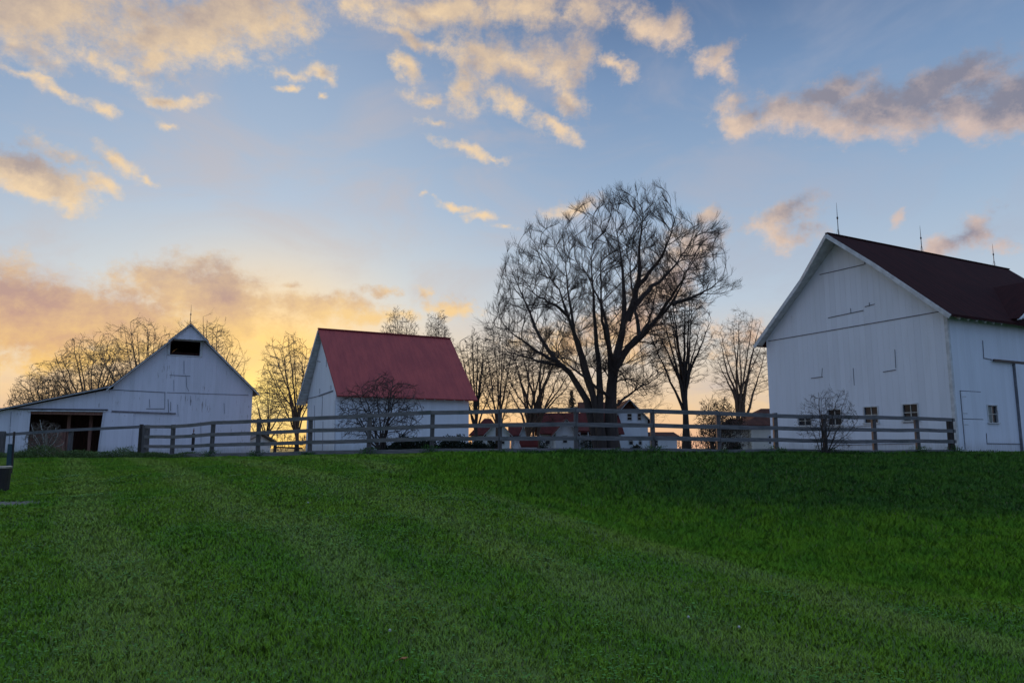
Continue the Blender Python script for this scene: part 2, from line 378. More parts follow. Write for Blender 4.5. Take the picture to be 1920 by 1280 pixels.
def siding(name, col, peel, board=.24, streak=(.16, .15, .15), groove=.5, dirt=.5):
    m, t, b = mat(name); uv = t.new('ShaderNodeUVMap'); U = uv.outputs[0]
    sp = t.new('ShaderNodeSeparateXYZ'); t.put(sp, 0, U)
    wob = t.math('MULTIPLY', t.noise(U, .35, 1), .02)
    u = t.math('DIVIDE', t.math('ADD', sp.outputs[0], wob), board)
    fr = t.math('FRACT', u); idx = t.math('FLOOR', u)
    wn = t.new('ShaderNodeTexWhiteNoise', noise_dimensions='1D'); t.put(wn, 'W', idx); r = wn.outputs[0]
    edge = t.math('MINIMUM', fr, t.math('SUBTRACT', 1.0, fr))
    gap = t.mr(edge, 0.0, 0.035, 1.0, 0.0)
    # which boards show an open joint, and how far along it runs
    run = t.new('ShaderNodeCombineXYZ'); t.put(run, 0, t.math('MULTIPLY', idx, 3.7)); t.put(run, 1, t.math('MULTIPLY', sp.outputs[1], .55))
    rn = t.noise(run.outputs[0], 1.0, 3, .6)
    gapc = t.math('MULTIPLY', gap, t.mr(rn, .50, .66, .12, 1.0))
    # stretched peeling flecks
    cv = t.new('ShaderNodeCombineXYZ'); t.put(cv, 0, t.math('MULTIPLY', sp.outputs[0], 17.0)); t.put(cv, 1, t.math('MULTIPLY', sp.outputs[1], 1.5)); t.put(cv, 2, t.math('MULTIPLY', idx, 1.3))
    fl = t.noise(cv.outputs[0], 1.0, 5, .6)
    reg = t.noise(U, .45, 4, .6)
    th = t.math('SUBTRACT', .80 - .10 * peel, t.math('MULTIPLY', t.mr(reg, .40, .72), .10 + .08 * peel))
    flake = t.math('MULTIPLY', t.mr(t.math('SUBTRACT', fl, th), -.01, .06), .75)
    c0 = t.mix(r, tuple(v * .93 for v in col), col)
    soft = t.noise(t.vm('MULTIPLY', U, (2.2, .35, 1)), 1.0, 4, .55)
    c0 = t.mix(t.math('MULTIPLY', t.mr(soft, .42, .75), .28 * dirt * 2), c0, (.42, .45, .43))
    c1 = t.mix(t.math('MULTIPLY', gapc, groove), c0, streak)
    c1 = t.mix(flake, c1, t.mix(fl, (.16, .14, .13), (.30, .27, .25)))
    splash = t.mr(t.math('ADD', sp.outputs[1], t.math('MULTIPLY', t.math('SUBTRACT', fl, .5), .9)), .05, .75, .55, 0.0)
    c1 = t.mix(t.math('MULTIPLY', splash, min(1, peel + .5)), c1, (.27, .27, .23))
    t.put(b, 'Base Color', c1); t.put(b, 'Roughness', .7); t.put(b, 'Specular IOR Level', .3)
    h = t.math('SUBTRACT', t.math('MULTIPLY', r, .3), t.math('ADD', gap, t.math('MULTIPLY', flake, .3)))
    bump(t, b, h, .5, .015)
    return m
m_sideR = siding('smooth_white_boards', (.70, .75, .80), .25, .30, dirt=.30, groove=.35)
m_sideL = siding('peeling_white_boards', (.70, .71, .76), 1.0, .22, dirt=.45, groove=.6)
m_sideM = siding('plain_white_boards', (.70, .76, .80), .15, .28, dirt=.35, groove=.4)
def simple(name, c, rough=.7, c2=None, sc_=6., bmp=0.0, metal=0.0, spec=.4, stretch=(1, 1, 1)):
    m, t, b = mat(name); tc = t.new('ShaderNodeTexCoord'); n = t.noise(t.vm('MULTIPLY', tc.outputs['Object'], stretch), sc_, 5, .6)
    c2 = c2 or tuple(v * .7 for v in c)
    t.put(b, 'Base Color', t.mix(t.mr(n, .3, .7), c, c2)); t.put(b, 'Roughness', rough); t.put(b, 'Metallic', metal); t.put(b, 'Specular IOR Level', spec)
    if bmp: bump(t, b, n, bmp, .02)
    return m
m_trim = simple('white_trim', (.62, .65, .65), .6, (.42, .44, .44), 3, .2)
m_darkgap = simple('dark_gap', (.10, .11, .13), .9, (.19, .20, .22), 5)
m_interior = simple('brown_interior_boards', (.42, .22, .16), .9, (.22, .11, .09), 4, .3, stretch=(3, 3, .4))
m_glass, t, b = mat('window_glass'); t.put(b, 'Base Color', (.02, .022, .025, 1)); t.put(b, 'Roughness', .15); t.put(b, 'Specular IOR Level', .3)
tc = t.new('ShaderNodeTexCoord'); bump(t, b, t.noise(tc.outputs['Object'], 3, 2), .15, .02)
m_sash = simple('cream_sash', (.55, .54, .48), .6, (.4, .4, .36), 9)
m_curtain = simple('grey_green_blind', (.28, .30, .26), .8, (.2, .22, .2), 5)
m_iron = simple('dark_iron', (.035, .035, .04), .5, (.06, .05, .05), 12, metal=.5)
m_rodm = simple('weathered_rod', (.10, .10, .11), .5, (.07, .07, .07), 10, metal=.4)
def roof_mat(name, c, c2, rib, ribs=.35, rough=.5, spec=.4):
    m, t, b = mat(name); uv = t.new('ShaderNodeUVMap').outputs[0]; sp = t.new('ShaderNodeSeparateXYZ'); t.put(sp, 0, uv)
    n = t.noise(t.vm('MULTIPLY', uv, (1.5, .5, 1)), 1.3, 5, .6); n2 = t.noise(t.vm('MULTIPLY', uv, (9, 1, 1)), 1.5, 4, .6)
    w1 = t.math('SINE', t.math('MULTIPLY', sp.outputs[0], 2 * math.pi / rib))
    c_ = t.mix(t.mr(n, .3, .7), c, c2); c_ = t.mix(t.math('MULTIPLY', t.mr(n2, .5, .8), .45), c_, tuple(v * .6 for v in c))
    t.put(b, 'Base Color', c_); t.put(b, 'Roughness', rough); t.put(b, 'Specular IOR Level', spec)
    bump(t, b, t.math('ADD', t.mr(w1, .5, 1.0), t.math('MULTIPLY', n2, .2)), ribs, .03)
    return m
m_roofM = roof_mat('red_ribbed_roof', (.40, .082, .074), (.30, .062, .062), .28, .5, .7, .25)
m_roofR = roof_mat('dark_maroon_shingles', (.042, .012, .012), (.028, .009, .010), .4, .15, .9, .1)
m_roofL = roof_mat('grey_roof', (.16, .13, .12), (.10, .09, .085), .6, .3, .7)
m_roofH = roof_mat('farmhouse_red_roof', (.10, .022, .020), (.065, .016, .015), .5, .2, .9, .1)
m_roofB = roof_mat('brown_red_shingles', (.10, .042, .030), (.06, .028, .022), .5, .2, .9, .1)
m_house = siding('farmhouse_white', (.70, .74, .78), .0, .8, dirt=.2, groove=.1)
m_cream = siding('cream_wall', (.60, .60, .52), .1, .5, dirt=.3, groove=.1)
# weathered fence timber
m_rail, t, b = mat('weathered_fence_timber'); uv = t.new('ShaderNodeUVMap').outputs[0]
n = t.noise(t.vm('MULTIPLY', uv, (18, 1.6, 1)), 1.0, 5, .65); n2 = t.noise(t.new('ShaderNodeTexCoord').outputs['Object'], 1.4, 3, .6)
c = t.mix(t.mr(n, .3, .7), (.095, .095, .10), (.21, .20, .195)); c = t.mix(t.mr(n2, .45, .75), c, (.075, .088, .085))
t.put(b, 'Base Color', c); t.put(b, 'Roughness', .85); bump(t, b, n, .5, .01)
m_post = simple('weathered_post', (.135, .122, .118), .9, (.07, .066, .066), 5, .4, stretch=(4, 4, .6))
m_postdark = simple('dark_creosote_post', (.025, .022, .02), .9, (.05, .04, .035), 5, .4, stretch=(4, 4, .6))
def bark(name, c, c2): return simple(name, c, .95, c2, 3.0, .5, stretch=(2, 2, .5))
m_bark = bark('dark_bark', (.060, .050, .042), (.035, .030, .028))
m_twig = bark('fine_twigs', (.060, .048, .040), (.040, .034, .030))
m_barkO = bark('brown_bark', (.14, .095, .065), (.09, .065, .05))
m_twigO = bark('glow_brown_twigs', (.26, .19, .12), (.18, .13, .09))  # bloom of the low sun on far trees is put into this brown
m_bud = simple('young_buds', (.17, .16, .06), .8, (.10, .10, .04), 5)
m_leafdark = simple('dark_evergreen_leaf', (.022, .032, .018), .8, (.012, .016, .011), 5, spec=.1)
m_leafweed = simple('weed_leaf', (.11, .17, .035), .7, (.045, .085, .02), 3)
m_woodpile = simple('far_woods', (.14, .085, .06), .95, (.09, .065, .05), .4)

# ------------------------------------------------------------------ ground sheet
def axis(lo, hi, dens):  # non-uniform coordinates
    out = [lo]
    while out[-1] < hi: out.append(out[-1] + dens(out[-1]))
    return np.array(out)
gx = axis(-700, 700, lambda v: .22 if abs(v) < 24 else (.22 + (abs(v) - 24) * .09 if v > 0 else max(.22, (abs(v) - 24) * .085)))
gy = axis(-60, 1500, lambda v: max(.22, (-v) * .09) if v < 3 else (.2 if v < 34 else .2 + (v - 34) * .08))
GX, GY = np.meshgrid(gx, gy); HZ = H(GX, GY)
ny, nx = GX.shape
verts = np.stack([GX, GY, HZ], -1).reshape(-1, 3)
ii = (np.arange(ny - 1)[:, None] * nx + np.arange(nx - 1)[None, :]).ravel()
ground = raw_mesh('ground', verts, np.stack([ii, ii + 1, ii + nx + 1, ii + nx], -1), m_ground, smooth=True)
tag(ground, 'green grassy ground rising in a low bank up to the fence', 'ground', kind='structure')
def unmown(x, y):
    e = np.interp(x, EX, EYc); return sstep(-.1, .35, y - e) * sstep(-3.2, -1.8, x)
def bare(x, y):
    bx, by = -8.75, 12.9
    r = np.hypot((x - bx) / .75, (y - by) / .3) + .25 * np.sin(x * 9) * np.sin(y * 13)
    return 1 - sstep(.6, 1.0, r)
def yard(x, y):
    yc = np.interp(x, FX, FY)
    return sstep(1.4, 2.6, y - yc + .4 * np.sin(x * 1.7)) * (y < 75) * sstep(-30, -22, x) * (1 - sstep(30, 40, x)) 
add_attr(ground.data, 'unmown', unmown(verts[:, 0], verts[:, 1]))
add_attr(ground.data, 'bare', bare(verts[:, 0], verts[:, 1]))
add_attr(ground.data, 'yard', yard(verts[:, 0], verts[:, 1]))

# ------------------------------------------------------------------ grass blades
rng = np.random.default_rng(7)
def blades(n, y0, y1, power, hs, ws):
    # rows nearer the camera get more blades
    r = rng.random(n); Y = (y0 ** power + r * (y1 ** power - y0 ** power)) ** (1 / power)
    X = (rng.random(n) * 2 - 1) * (Y * .82 + 3.5)
    return X, Y
BX, BY = blades(1050000, 2.6, 33.5, .55, 0, 0)
NT_ = 900; ty = (3.8 ** .8 + rng.random(NT_) * (30 ** .8 - 3.8 ** .8)) ** (1 / .8); tx = (rng.random(NT_) * 2 - 1) * (ty * .74 + 1)
tsz = rng.random(NT_) ** 2; nb = 34; tX = np.repeat(tx, nb) + rng.normal(size=NT_ * nb) * (.018 + .05 * np.repeat(tsz, nb)); tY = np.repeat(ty, nb) + rng.normal(size=NT_ * nb) * (.018 + .05 * np.repeat(tsz, nb))
BASE_N = len(BX); BX = np.concatenate([BX, tX]); BY = np.concatenate([BY, tY]); TUF = np.concatenate([np.zeros(BASE_N), .5 + .9 * np.repeat(rng.random(NT_), nb)])
yc = np.interp(BX, FX, FY)
k = (BY < yc + 1.6) & (np.abs(BX) < BY * .82 + 3.5) & (rng.random(len(BX)) > bare(BX, BY) * .9) ; BX, BY, TUF = BX[k], BY[k], TUF[k]
um = unmown(BX, BY); n = len(BX)
clump = (np.sin(BX * 2.1 + 3 * np.sin(BY * .7)) * np.sin(BY * 2.7 + 2 * np.sin(BX * .9)) * .5 + .5)
clump2 = (np.sin(BX * 7.3 + 2 * np.sin(BY * 3.1)) * np.sin(BY * 8.1 + 2 * np.sin(BX * 4.2)) * .5 + .5)
hgt = (.022 + .016 * rng.random(n) + .012 * clump + .009 * clump2) * (1 + um * 1.5) * (.7 + .5 * rng.random(n)) * (1 + TUF * .35)
wid = (.0013 + .00043 * BY) * (.7 + .6 * rng.random(n))
ang = rng.random(n) * 2 * math.pi; lean = (.35 + .75 * rng.random(n)) * hgt; la = rng.random(n) * 2 * math.pi
BZ = H(BX, BY) - .004
dx, dy = np.cos(ang) * wid, np.sin(ang) * wid; lx, ly = np.cos(la) * lean, np.sin(la) * lean
vv = np.empty((n, 5, 3), np.float32)
vv[:, 0] = np.stack([BX - dx, BY - dy, BZ], -1); vv[:, 1] = np.stack([BX + dx, BY + dy, BZ], -1)
vv[:, 2] = np.stack([BX + dx * .7 + lx * .35, BY + dy * .7 + ly * .35, BZ + hgt * .6], -1)
vv[:, 3] = np.stack([BX - dx * .7 + lx * .35, BY - dy * .7 + ly * .35, BZ + hgt * .6], -1)
vv[:, 4] = np.stack([BX + lx, BY + ly, BZ + hgt], -1)
base = np.arange(n)[:, None] * 5
fc = np.concatenate([base + [0, 1, 2], base + [0, 2, 3], base + [3, 2, 4]], 1).reshape(-1, 3)
grass = raw_mesh('grass', vv.reshape(-1, 3), fc, m_grass)
add_attr(grass.data, 'unmown', np.repeat(um, 5)); add_attr(grass.data, 'rnd', np.repeat(rng.random(n), 5))
tag(grass, 'short green lawn grass with long mowing stripes running to the fence', 'grass', kind='stuff')

# ------------------------------------------------------------------ barn frames
TH = math.radians(28); VX = np.array([math.cos(TH), math.sin(TH), 0]); UY = np.array([-math.sin(TH), math.cos(TH), 0])
def hit(px, py, O, ax, val):
    d = ray(px, py); n_ = VX if ax == 'x' else UY; tt = (val - np.dot(EYE - O, n_)) / np.dot(d, n_); p = EYE + d * tt - O
    return (float(np.dot(p, VX)), float(np.dot(p, UY)), float(p[2]))
def fx(x0, s): return lambda a, z, d: (x0 + s * d, a, z)     # wall in the plane x = x0
def fy(y0, s): return lambda a, z, d: (a, y0 + s * d, z)
def slab(name, tl, tr, br, bl, th, m, parent):
    """roof slab: top corners ridge-left, ridge-right, eave-right, eave-left; uv x along ridge, y down slope"""
    a, b_, c_, d_ = [Vector(p) for p in (tl, tr, br, bl)]
    nrm = (b_ - a).cross(d_ - a).normalized()
    if nrm.z < 0: nrm = -nrm
    mb = MB(); top = [a, b_, c_, d_]; bot = [p - nrm * th for p in top]
    ex = (b_ - a).normalized(); ey = (d_ - a); ey = (ey - ex * ey.dot(ex)).normalized()
    f = lambda p: ((p - a).dot(ex), (p - a).dot(ey))
    mb.poly(top, [f(p) for p in top]); mb.poly(bot[::-1], [f(p) for p in bot[::-1]])
    for i in range(4):
        j = (i + 1) % 4; mb.poly([top[i], top[j], bot[j], bot[i]], [f(top[i]), f(top[j]), f(bot[j]), f(bot[i])])
    return mb.build(name, m, parent)
def strip(mb, p, q, plane, w_=.05, proud=.012):
    """thin dark joint between two wall points given as local (x,y,z)"""
    o = {'x': Vector((-proud, 0, 0)), 'y': Vector((0, -proud, 0))}[plane]
    mb.beam(Vector(p) + o, Vector(q) + o, .024, w_, up={'x': (0, 0, 1), 'y': (0, 0, 1)}[plane]) if abs(p[2] - q[2]) < abs(p[0] - q[0]) + abs(p[1] - q[1]) else \
        mb.beam(Vector(p) + o, Vector(q) + o, w_ if plane == 'y' else .024, .024 if plane == 'y' else w_, up=(0, 1, 0))
def joints(O, parent, plane, segs, w_=.045, name='board_joint'):
    segs = [(*sg_[:4], (sg_[4] if len(sg_) > 4 else w_) * (.75 if abs(sg_[0] - sg_[2]) > abs(sg_[1] - sg_[3]) else .5)) for sg_ in segs]
    for s in segs:
        pa = hit(s[0], s[1], O, plane, 0); pb = hit(s[2], s[3], O, plane, 0); mb = MB(); strip(mb, pa, pb, plane, s[4] if len(s) > 4 else w_)
        mb.build(name, m_darkgap, parent)
def lightning_rod(parent, x, y, z, h):
    mb = MB(); mb.tube([(x, y, z - .05), (x, y, z + h * .5), (x, y, z + h)], [.022, .018, .006], 6)
    r = mb.build('lightning_rod', m_rodm, parent)
    mb = MB(); mb.tube([(x, y, z + h * .48), (x, y, z + h * .5), (x, y, z + h * .53), (x, y, z + h * .56), (x, y, z + h * .58)], [.01, .035, .045, .035, .01], 8); mb.build('glass_ball', m_rodm, r, True)
    mb = MB()
    for k in range(3):
        a = k * 2.094 + .3; mb.tube([(x + 0.12 * math.cos(a), y + .12 * math.sin(a), z - .06), (x, y, z + .38)], .006, 5)
    mb.build('stand', m_rodm, r)

# ================================================================== RIGHT BARN
OR = P(1797, 852, 30.5); WR, LR, ER, AR = 9.87, 14.3, 6.02, 10.42
bR = empty('barn', OR, TH, 'tall white barn with dark maroon roof, nearest the right edge', 'barn')
MID = WR / 2
def zslope(b_): return ER + (AR - ER) * (1 - abs(b_ - MID) / MID)
gw = []
for (x0, y0, x1, y1) in ((1497, 780, 1521, 797), (1553, 768, 1577, 796), (1621, 763, 1646, 792), (1694, 758, 1721, 788)):
    a = hit(x0, (y0 + y1) / 2, OR, 'x', 0); c_ = hit(x1, (y0 + y1) / 2, OR, 'x', 0); zt = hit((x0 + x1) / 2, y0, OR, 'x', 0)[2]; zb = hit((x0 + x1) / 2, y1, OR, 'x', 0)[2]
    gw.append((c_[1], zb, a[1], zt))
wall('gable_wall', [(0, -.4), (WR, -.4), (WR, ER), (MID, AR), (0, ER)], [rect(*r) for r in gw], fx(0, 1), m_sideR, bR)
a = hit(1851, 760, OR, 'y', 0); c_ = hit(1871, 792, OR, 'y', 0); sw = (a[0], c_[2], c_[0], a[2])
wall('side_wall', [(.12, -.4), (LR, -.4), (LR, ER - .1), (.12, ER - .1)], [rect(*sw)], fy(0, 1), m_sideR, bR)
wall('rear_wall', [(.12, -.4), (LR, -.4), (LR, ER - .1), (.12, ER - .1)], [], fy(WR - .12, 1), m_sideR, bR)
wall('gable_wall', [(.12, -.4), (WR - .12, -.4), (WR - .12, ER - .05), (MID, AR - .1), (.12, ER - .05)], [], fx(LR - .12, 1), m_sideR, bR)
mb = MB(); mb.box((-.03, -.03, -.4), (.10, .0, ER - .15)); mb.box((-.03, 0.0, -.4), (0, .12, ER - .15)); mb.build('corner_board', m_trim, bR)
def window(parent, plane, r, O=None, blind=False):
    a0, z0, a1, z1 = r; a0, a1 = min(a0, a1), max(a0, a1)
    def B(mb, aa, za, ab, zb, d0, d1):
        mb.box((d0, aa, za), (d1, ab, zb)) if plane == 'x' else mb.box((aa, d0, za), (ab, d1, zb))
    mb = MB(); t_ = .05
    B(mb, a0 - t_, z1, a1 + t_, z1 + t_, -.03, .05); B(mb, a0 - t_, z0, a0, z1, -.03, .05); B(mb, a1, z0, a1 + t_, z1, -.03, .05)
    fr = mb.build('window', m_trim, parent)
    mb = MB(); B(mb, a0 - .09, z0 - .05, a1 + .09, z0, -.07, .05); mb.build('sill', m_trim, fr)
    mb = MB(); B(mb, a0, z0, a1, z1, .055, .07); mb.build('pane', m_glass, fr)
    mb = MB(); am, zm = (a0 + a1) / 2, (z0 + z1) / 2
    B(mb, am - .016, z0, am + .016, z1, .02, .05); B(mb, a0, zm - .016, am - .016, zm + .016, .02, .05); B(mb, am + .016, zm - .016, a1, zm + .016, .02, .05)
    mb.build('glazing_bar', m_sash, fr)
    if blind:
        mb = MB(); B(mb, a0 + .01, z0 + .02, a0 + (a1 - a0) * .62, z1 - .03, .051, .054); mb.build('blind', m_curtain, fr)
for r in gw: window(bR, 'x', r)
window(bR, 'y', sw, blind=True)
# roof with a hay hood: the overhang deepens towards the peak
ov = [(0.45, 0.0), (0.45, .62), (0.95, 1.0)]     # (overhang, fraction up the slope)
EO = .42
for sgn, nm in ((-1, 'near'), (1, 'far')):
    def pt(x, f, lift=0.16):
        b_ = MID + sgn * (MID + EO) * (1 - f); s = (AR - ER) / MID; z = AR + lift - s * abs(b_ - MID)
        return Vector((x, b_, z))
    mb = MB(); ring = [pt(-.45, 0), pt(-.5, .62), pt(-.95, 1.0), pt(LR + .4, 1.0), pt(LR + .4, 0)]
    uvf = lambda p: (p.x, p.y * 1.3)
    low_ = [p - Vector((0, 0, .11)) for p in ring]
    mb.poly(ring, [uvf(p) for p in ring]); mb.poly(low_[::-1], [uvf(p) for p in low_[::-1]])
    for i in range(5): j = (i + 1) % 5; mb.poly([ring[i], ring[j], low_[j], low_[i]], [uvf(ring[i]), uvf(ring[j]), uvf(low_[j]), uvf(low_[i])])
    mb.build('roof', m_roofR, bR)
    mb = MB()
    for i in range(2):
        o1 = Vector((-.02, 0, -.13)); mb.beam(ring[i] + o1, ring[i + 1] + o1, .05, .18, up=(0, 0, 1))
    mb.build('rake_board', m_trim, bR)
    # soffit boards under the gable overhang
    mb = MB(); so = [pt(-.42, .02, .03), pt(-.46, .62, .03), pt(-.9, .99, .03), pt(.02, .99, .03), pt(.02, .02, .03)]
    mb.poly(so, [uvf(p) for p in so]); lo2 = [p - Vector((0, 0, .03)) for p in so]; mb.poly(lo2[::-1], [uvf(p) for p in lo2[::-1]]); mb.build('soffit', m_trim, bR)
x = .35
while x < 4.0:
    mb = MB(); mb.beam((x, .1, ER - .02), (x, -.36, ER - .02 - .36 * (AR - ER) / MID), .07, .12); mb.build('rafter_tail', m_trim, bR); x += .62
mb = MB(); mb.beam((-.93, MID, AR + .17), (LR + .4, MID, AR + .17), .16, .05); mb.build('ridge_cap', m_roofR, bR)
# cross gable over the big side door
CA, CHW, CZ = 8.25, 3.85, 8.35; s_ = (AR - ER) / MID
wall('dormer_wall', [(CA - CHW + .2, ER - .1), (CA + CHW - .2, ER - .1), (CA, CZ - .25)], [], fy(-.004, 1), m_sideR, bR, .1)
yb = (CZ - ER) / s_
for sg in (-1, 1):
    t1, t2 = Vector((CA, -.55, CZ)), Vector((CA, yb - .1, CZ)); e1, e2 = Vector((CA + sg * CHW, -.55, ER - .02)), Vector((CA + sg * CHW, .05, ER - .02))
    slab('dormer_roof', t1, t2, e2, e1, .1, m_roofR, bR)
    mb = MB(); mb.beam(t1 + Vector((0, -.03, -.08)), e1 + Vector((0, -.03, -.08)), .04, .16, up=(0, -1, 0)); mb.build('rake_board', m_trim, bR)
joints(OR, bR, 'x', [(1441, 639.5, 1771, 582.5, .05), (1537, 515, 1620, 496, .05), (1622, 496, 1621, 486, .05), (1553, 596, 1619, 582, .05), (1595, 578, 1596, 588, .05), (1622, 575, 1640, 570, .04), (1630, 567, 1631, 574, .04),
  (1521, 709, 1543, 706, .045), (1656, 697, 1680, 693, .045), (1680, 690, 1678, 655, .03), (1600, 690, 1602, 722, .03), (1542, 690, 1541, 706, .02), (1527, 835, 1715, 831, .035), (1560, 800, 1640, 798, .02), (1694, 793, 1720, 791, .025)])
joints(OR, bR, 'y', [(1842, 638, 1844, 671, .045), (1843.5, 671, 1859, 674, .04), (1850, 831, 1919, 832, .045), (1849, 812, 1850, 830, .03)], .04)
# dutch door
a = hit(1797, 733, OR, 'y', 0); b1 = hit(1832, 735, OR, 'y', 0); mid_ = hit(1803, 785, OR, 'y', 0); bt = hit(1806, 847, OR, 'y', 0)
xa, xb, zt, zm, zb = max(a[0], .14) + .12, b1[0] + .26, a[2], mid_[2], max(bt[2], .08)
for nm, z0, z1 in (('door', zb, zm - .015), ('door', zm + .015, zt)):
    mb = MB(); mb.box((xa, -.035, z0), (xb, -.004, z1)); d = mb.build(nm, m_sideR, bR)
    mb = MB()
    for zz in (z0 + .22, z1 - .22):
        mb = MB(); mb.box((xa + .02, -.045, zz - .02), (xa + .32, -.036, zz + .02)); mb.build('hinge', m_trim, d)
mb = MB(); mb.box((xa - .03, -.012, zb - .03), (xa - .004, -.002, zt + .03)); mb.box((xa, -.012, zt + .004), (xb, -.002, zt + .035)); mb.box((xa, -.05, zb - .045), (xb + .1, -.002, zb - .012)); mb.box((xa, -.012, zm - .012), (xb, -.002, zm + .012)); mb.build('door_gap', m_darkgap, bR)
# sliding door with track
a = hit(1863, 675, OR, 'y', -.1); d0 = hit(1911, 760, OR, 'y', -.1)
mb = MB(); mb.box((a[0], -.13, a[2] - .05), (a[0] + 6.5, -.06, a[2] + .05)); mb.build('door_track', m_iron, bR)
mb = MB(); mb.box((d0[0], -.11, .12), (d0[0] + 3.2, -.07, a[2] - .06)); dd = mb.build('sliding_door', m_sideR, bR)
mb = MB(); mb.box((d0[0] - .05, -.105, .1), (d0[0] - .004, -.002, a[2] - .08)); mb.build('door_gap', m_darkgap, bR)
for kx in (1.0, 5.2):
    pass
for (px, py) in ((1572, 438), (1729, 476), (1865, 503)):
    p_ = hit(px, py, OR, 'y', MID); ptop = {1572: 378, 1729: 428, 1865: 462}[px]
    hh = hit(px, ptop, OR, 'y', MID)[2] - p_[2]; lightning_rod(bR, p_[0], MID, AR + .18, hh)
mb = MB(); mb.box((.3, -.16, .05), (.5, -.03, .22)); mb.build('boot_block', m_trim, bR)

# ================================================================== MIDDLE BARN
OM = P(626, 850, 40.0); WM, LM, EM, AM = 6.9, 8.0, 3.42, 7.15
bM = empty('barn', OM, TH, 'small white barn with steep red ribbed roof, between the two larger barns', 'barn'); MM = WM / 2
wall('gable_wall', [(0, -.4), (WM, -.4), (WM, EM), (MM, AM), (0, EM)], [], fx(0, 1), m_sideM, bM)
wall('side_wall', [(.12, -.4), (LM, -.4), (LM, EM - .08), (.12, EM - .08)], [], fy(0, 1), m_sideM, bM)
wall('rear_wall', [(.12, -.4), (LM, -.4), (LM, EM - .08), (.12, EM - .08)], [], fy(WM - .12, 1), m_sideM, bM)
wall('gable_wall', [(.12, -.4), (WM - .12, -.4), (WM - .12, EM - .05), (MM, AM - .1), (.12, EM - .05)], [], fx(LM - .12, 1), m_sideM, bM)
s_ = (AM - EM) / MM
slab('roof', (-.30, MM, AM + .15), (LM + .22, MM, AM + .15), (LM + .38, -.42, EM + .15 - .42 * s_), (-.02, -.42, EM + .15 - .42 * s_), .10, m_roofM, bM)
slab('roof', (-.30, MM, AM + .15), (LM + .22, MM, AM + .15), (LM + .3, WM + .42, EM + .15 - .42 * s_), (-.55, WM + .42, EM + .15 - .42 * s_), .10, m_roofM, bM)
mb = MB(); mb.beam((-.32, MM, AM + .17), (LM + .24, MM, AM + .17), .22, .05); mb.build('ridge_cap', m_roofM, bM)
mb = MB(); mb.poly([(-.29, MM + .02, AM - .03), (-.01, MM + .02, AM - .03), (-.01, WM + .40, EM - .03 - .40 * s_), (-.53, WM + .40, EM - .03 - .40 * s_)]); mb.build('soffit', m_trim, bM)
mb = MB(); mb.beam((-.31, MM, AM + .02), (-.56, WM + .42, EM + .02 - .42 * s_), .04, .15); mb.build('rake_board', m_trim, bM)
# open soffit with slats on the far side of the gable
for i in range(22):
    f = i / 22; b0 = MM + .15 + (WM + .3 - MM - .15) * f; zz = AM - .05 - s_ * (b0 - MM)
    mb = MB(); mb.beam((-.28 - .25 * f, b0, zz), (-.01, b0, zz), .10, .03, up=(0, s_, 1)); mb.build('soffit_slat', m_trim, bM)
x = .7
while x < LM:
    mb = MB(); mb.beam((x, .08, EM - .0), (x, -.36, EM - .36 * s_), .06, .11); mb.build('rafter_tail', m_trim, bM); x += .62
joints(OM, bM, 'x', [(574, 748.2, 598, 742, .05), (598, 742, 625, 732.5, .11), (613, 660, 612, 688, .03), (605, 742, 604, 780, .03), (606, 790, 605, 845, .02), (621, 722, 621, 731, .05), (600, 728, 600, 738, .04), (595, 677, 601, 678, .05), (590, 760, 590, 830, .02)])
joints(OM, bM, 'y', [(628, 750, 628, 845, .02), (641, 780, 641, 830, .015)])

# ================================================================== LEFT BARN
OL = P(203, 855, 44.0); WL, EL_, AL, DL = 8.0, 4.2, 8.05, 11.0
bL = empty('barn', OL, TH, 'peeling white barn with hay hood and open lean-to, at the left edge', 'barn'); ML = WL / 2
hw = rect(2.95, 6.27, 4.68, 7.18)
wall('gable_wall', [(0, -.4), (WL, -.4), (WL, EL_), (ML, AL), (0, EL_)], [hw], fy(0, 1), m_sideL, bL)
wall('gable_wall', [(0, -.4), (WL, -.4), (WL, EL_), (ML, AL), (0, EL_)], [], fy(DL, 1), m_sideL, bL)
wall('side_wall', [(.14, -.4), (DL, -.4), (DL, EL_ - .06), (.14, EL_ - .06)], [], fx(WL - .12, 1), m_sideL, bL)
wall('side_wall', [(.14, -.4), (DL, -.4), (DL, EL_ - .06), (.14, EL_ - .06)], [], fx(0.004, 1), m_interior, bL)
LW = 7.6; zl = lambda a: 4.12 + a * (4.12 - 2.58) / 5.5
wall('lean_to_wall', [(-LW, -.5), (-4.08, -.5), (-4.08, 2.6), (-.45, 2.6), (-.62, -.5), (-.004, -.5), (-.004, 4.02), (-LW, zl(-LW))], [], fy(0, 1), m_sideL, bL)
wall('lean_to_wall', [(-LW, -.5), (0, -.5), (0, 4.0), (-LW, zl(-LW))], [], fy(7.0, 1), m_interior, bL)
wall('lean_to_wall', [(.14, -.5), (7, -.5), (7, zl(-LW) - .02), (.14, zl(-LW) - .02)], [], fx(-LW + .004, 1), m_sideL, bL)
s_ = (AL - EL_) / ML
for sg in (-1, 1):
    e = ML + sg * (ML + .38)
    slab('roof', (ML, -.32, AL + .14), (ML, DL + .4, AL + .14), (e, DL + .4, EL_ + .14 - .38 * s_), (e, -.32, EL_ + .14 - .38 * s_), .09, m_roofL, bL)
    mb = MB(); mb.beam((ML + sg * .02, -.34, AL + .03), (e, -.34, EL_ + .03 - .38 * s_), .04, .13, up=(0, -1, 0)); mb.build('rake_board', m_trim, bL)
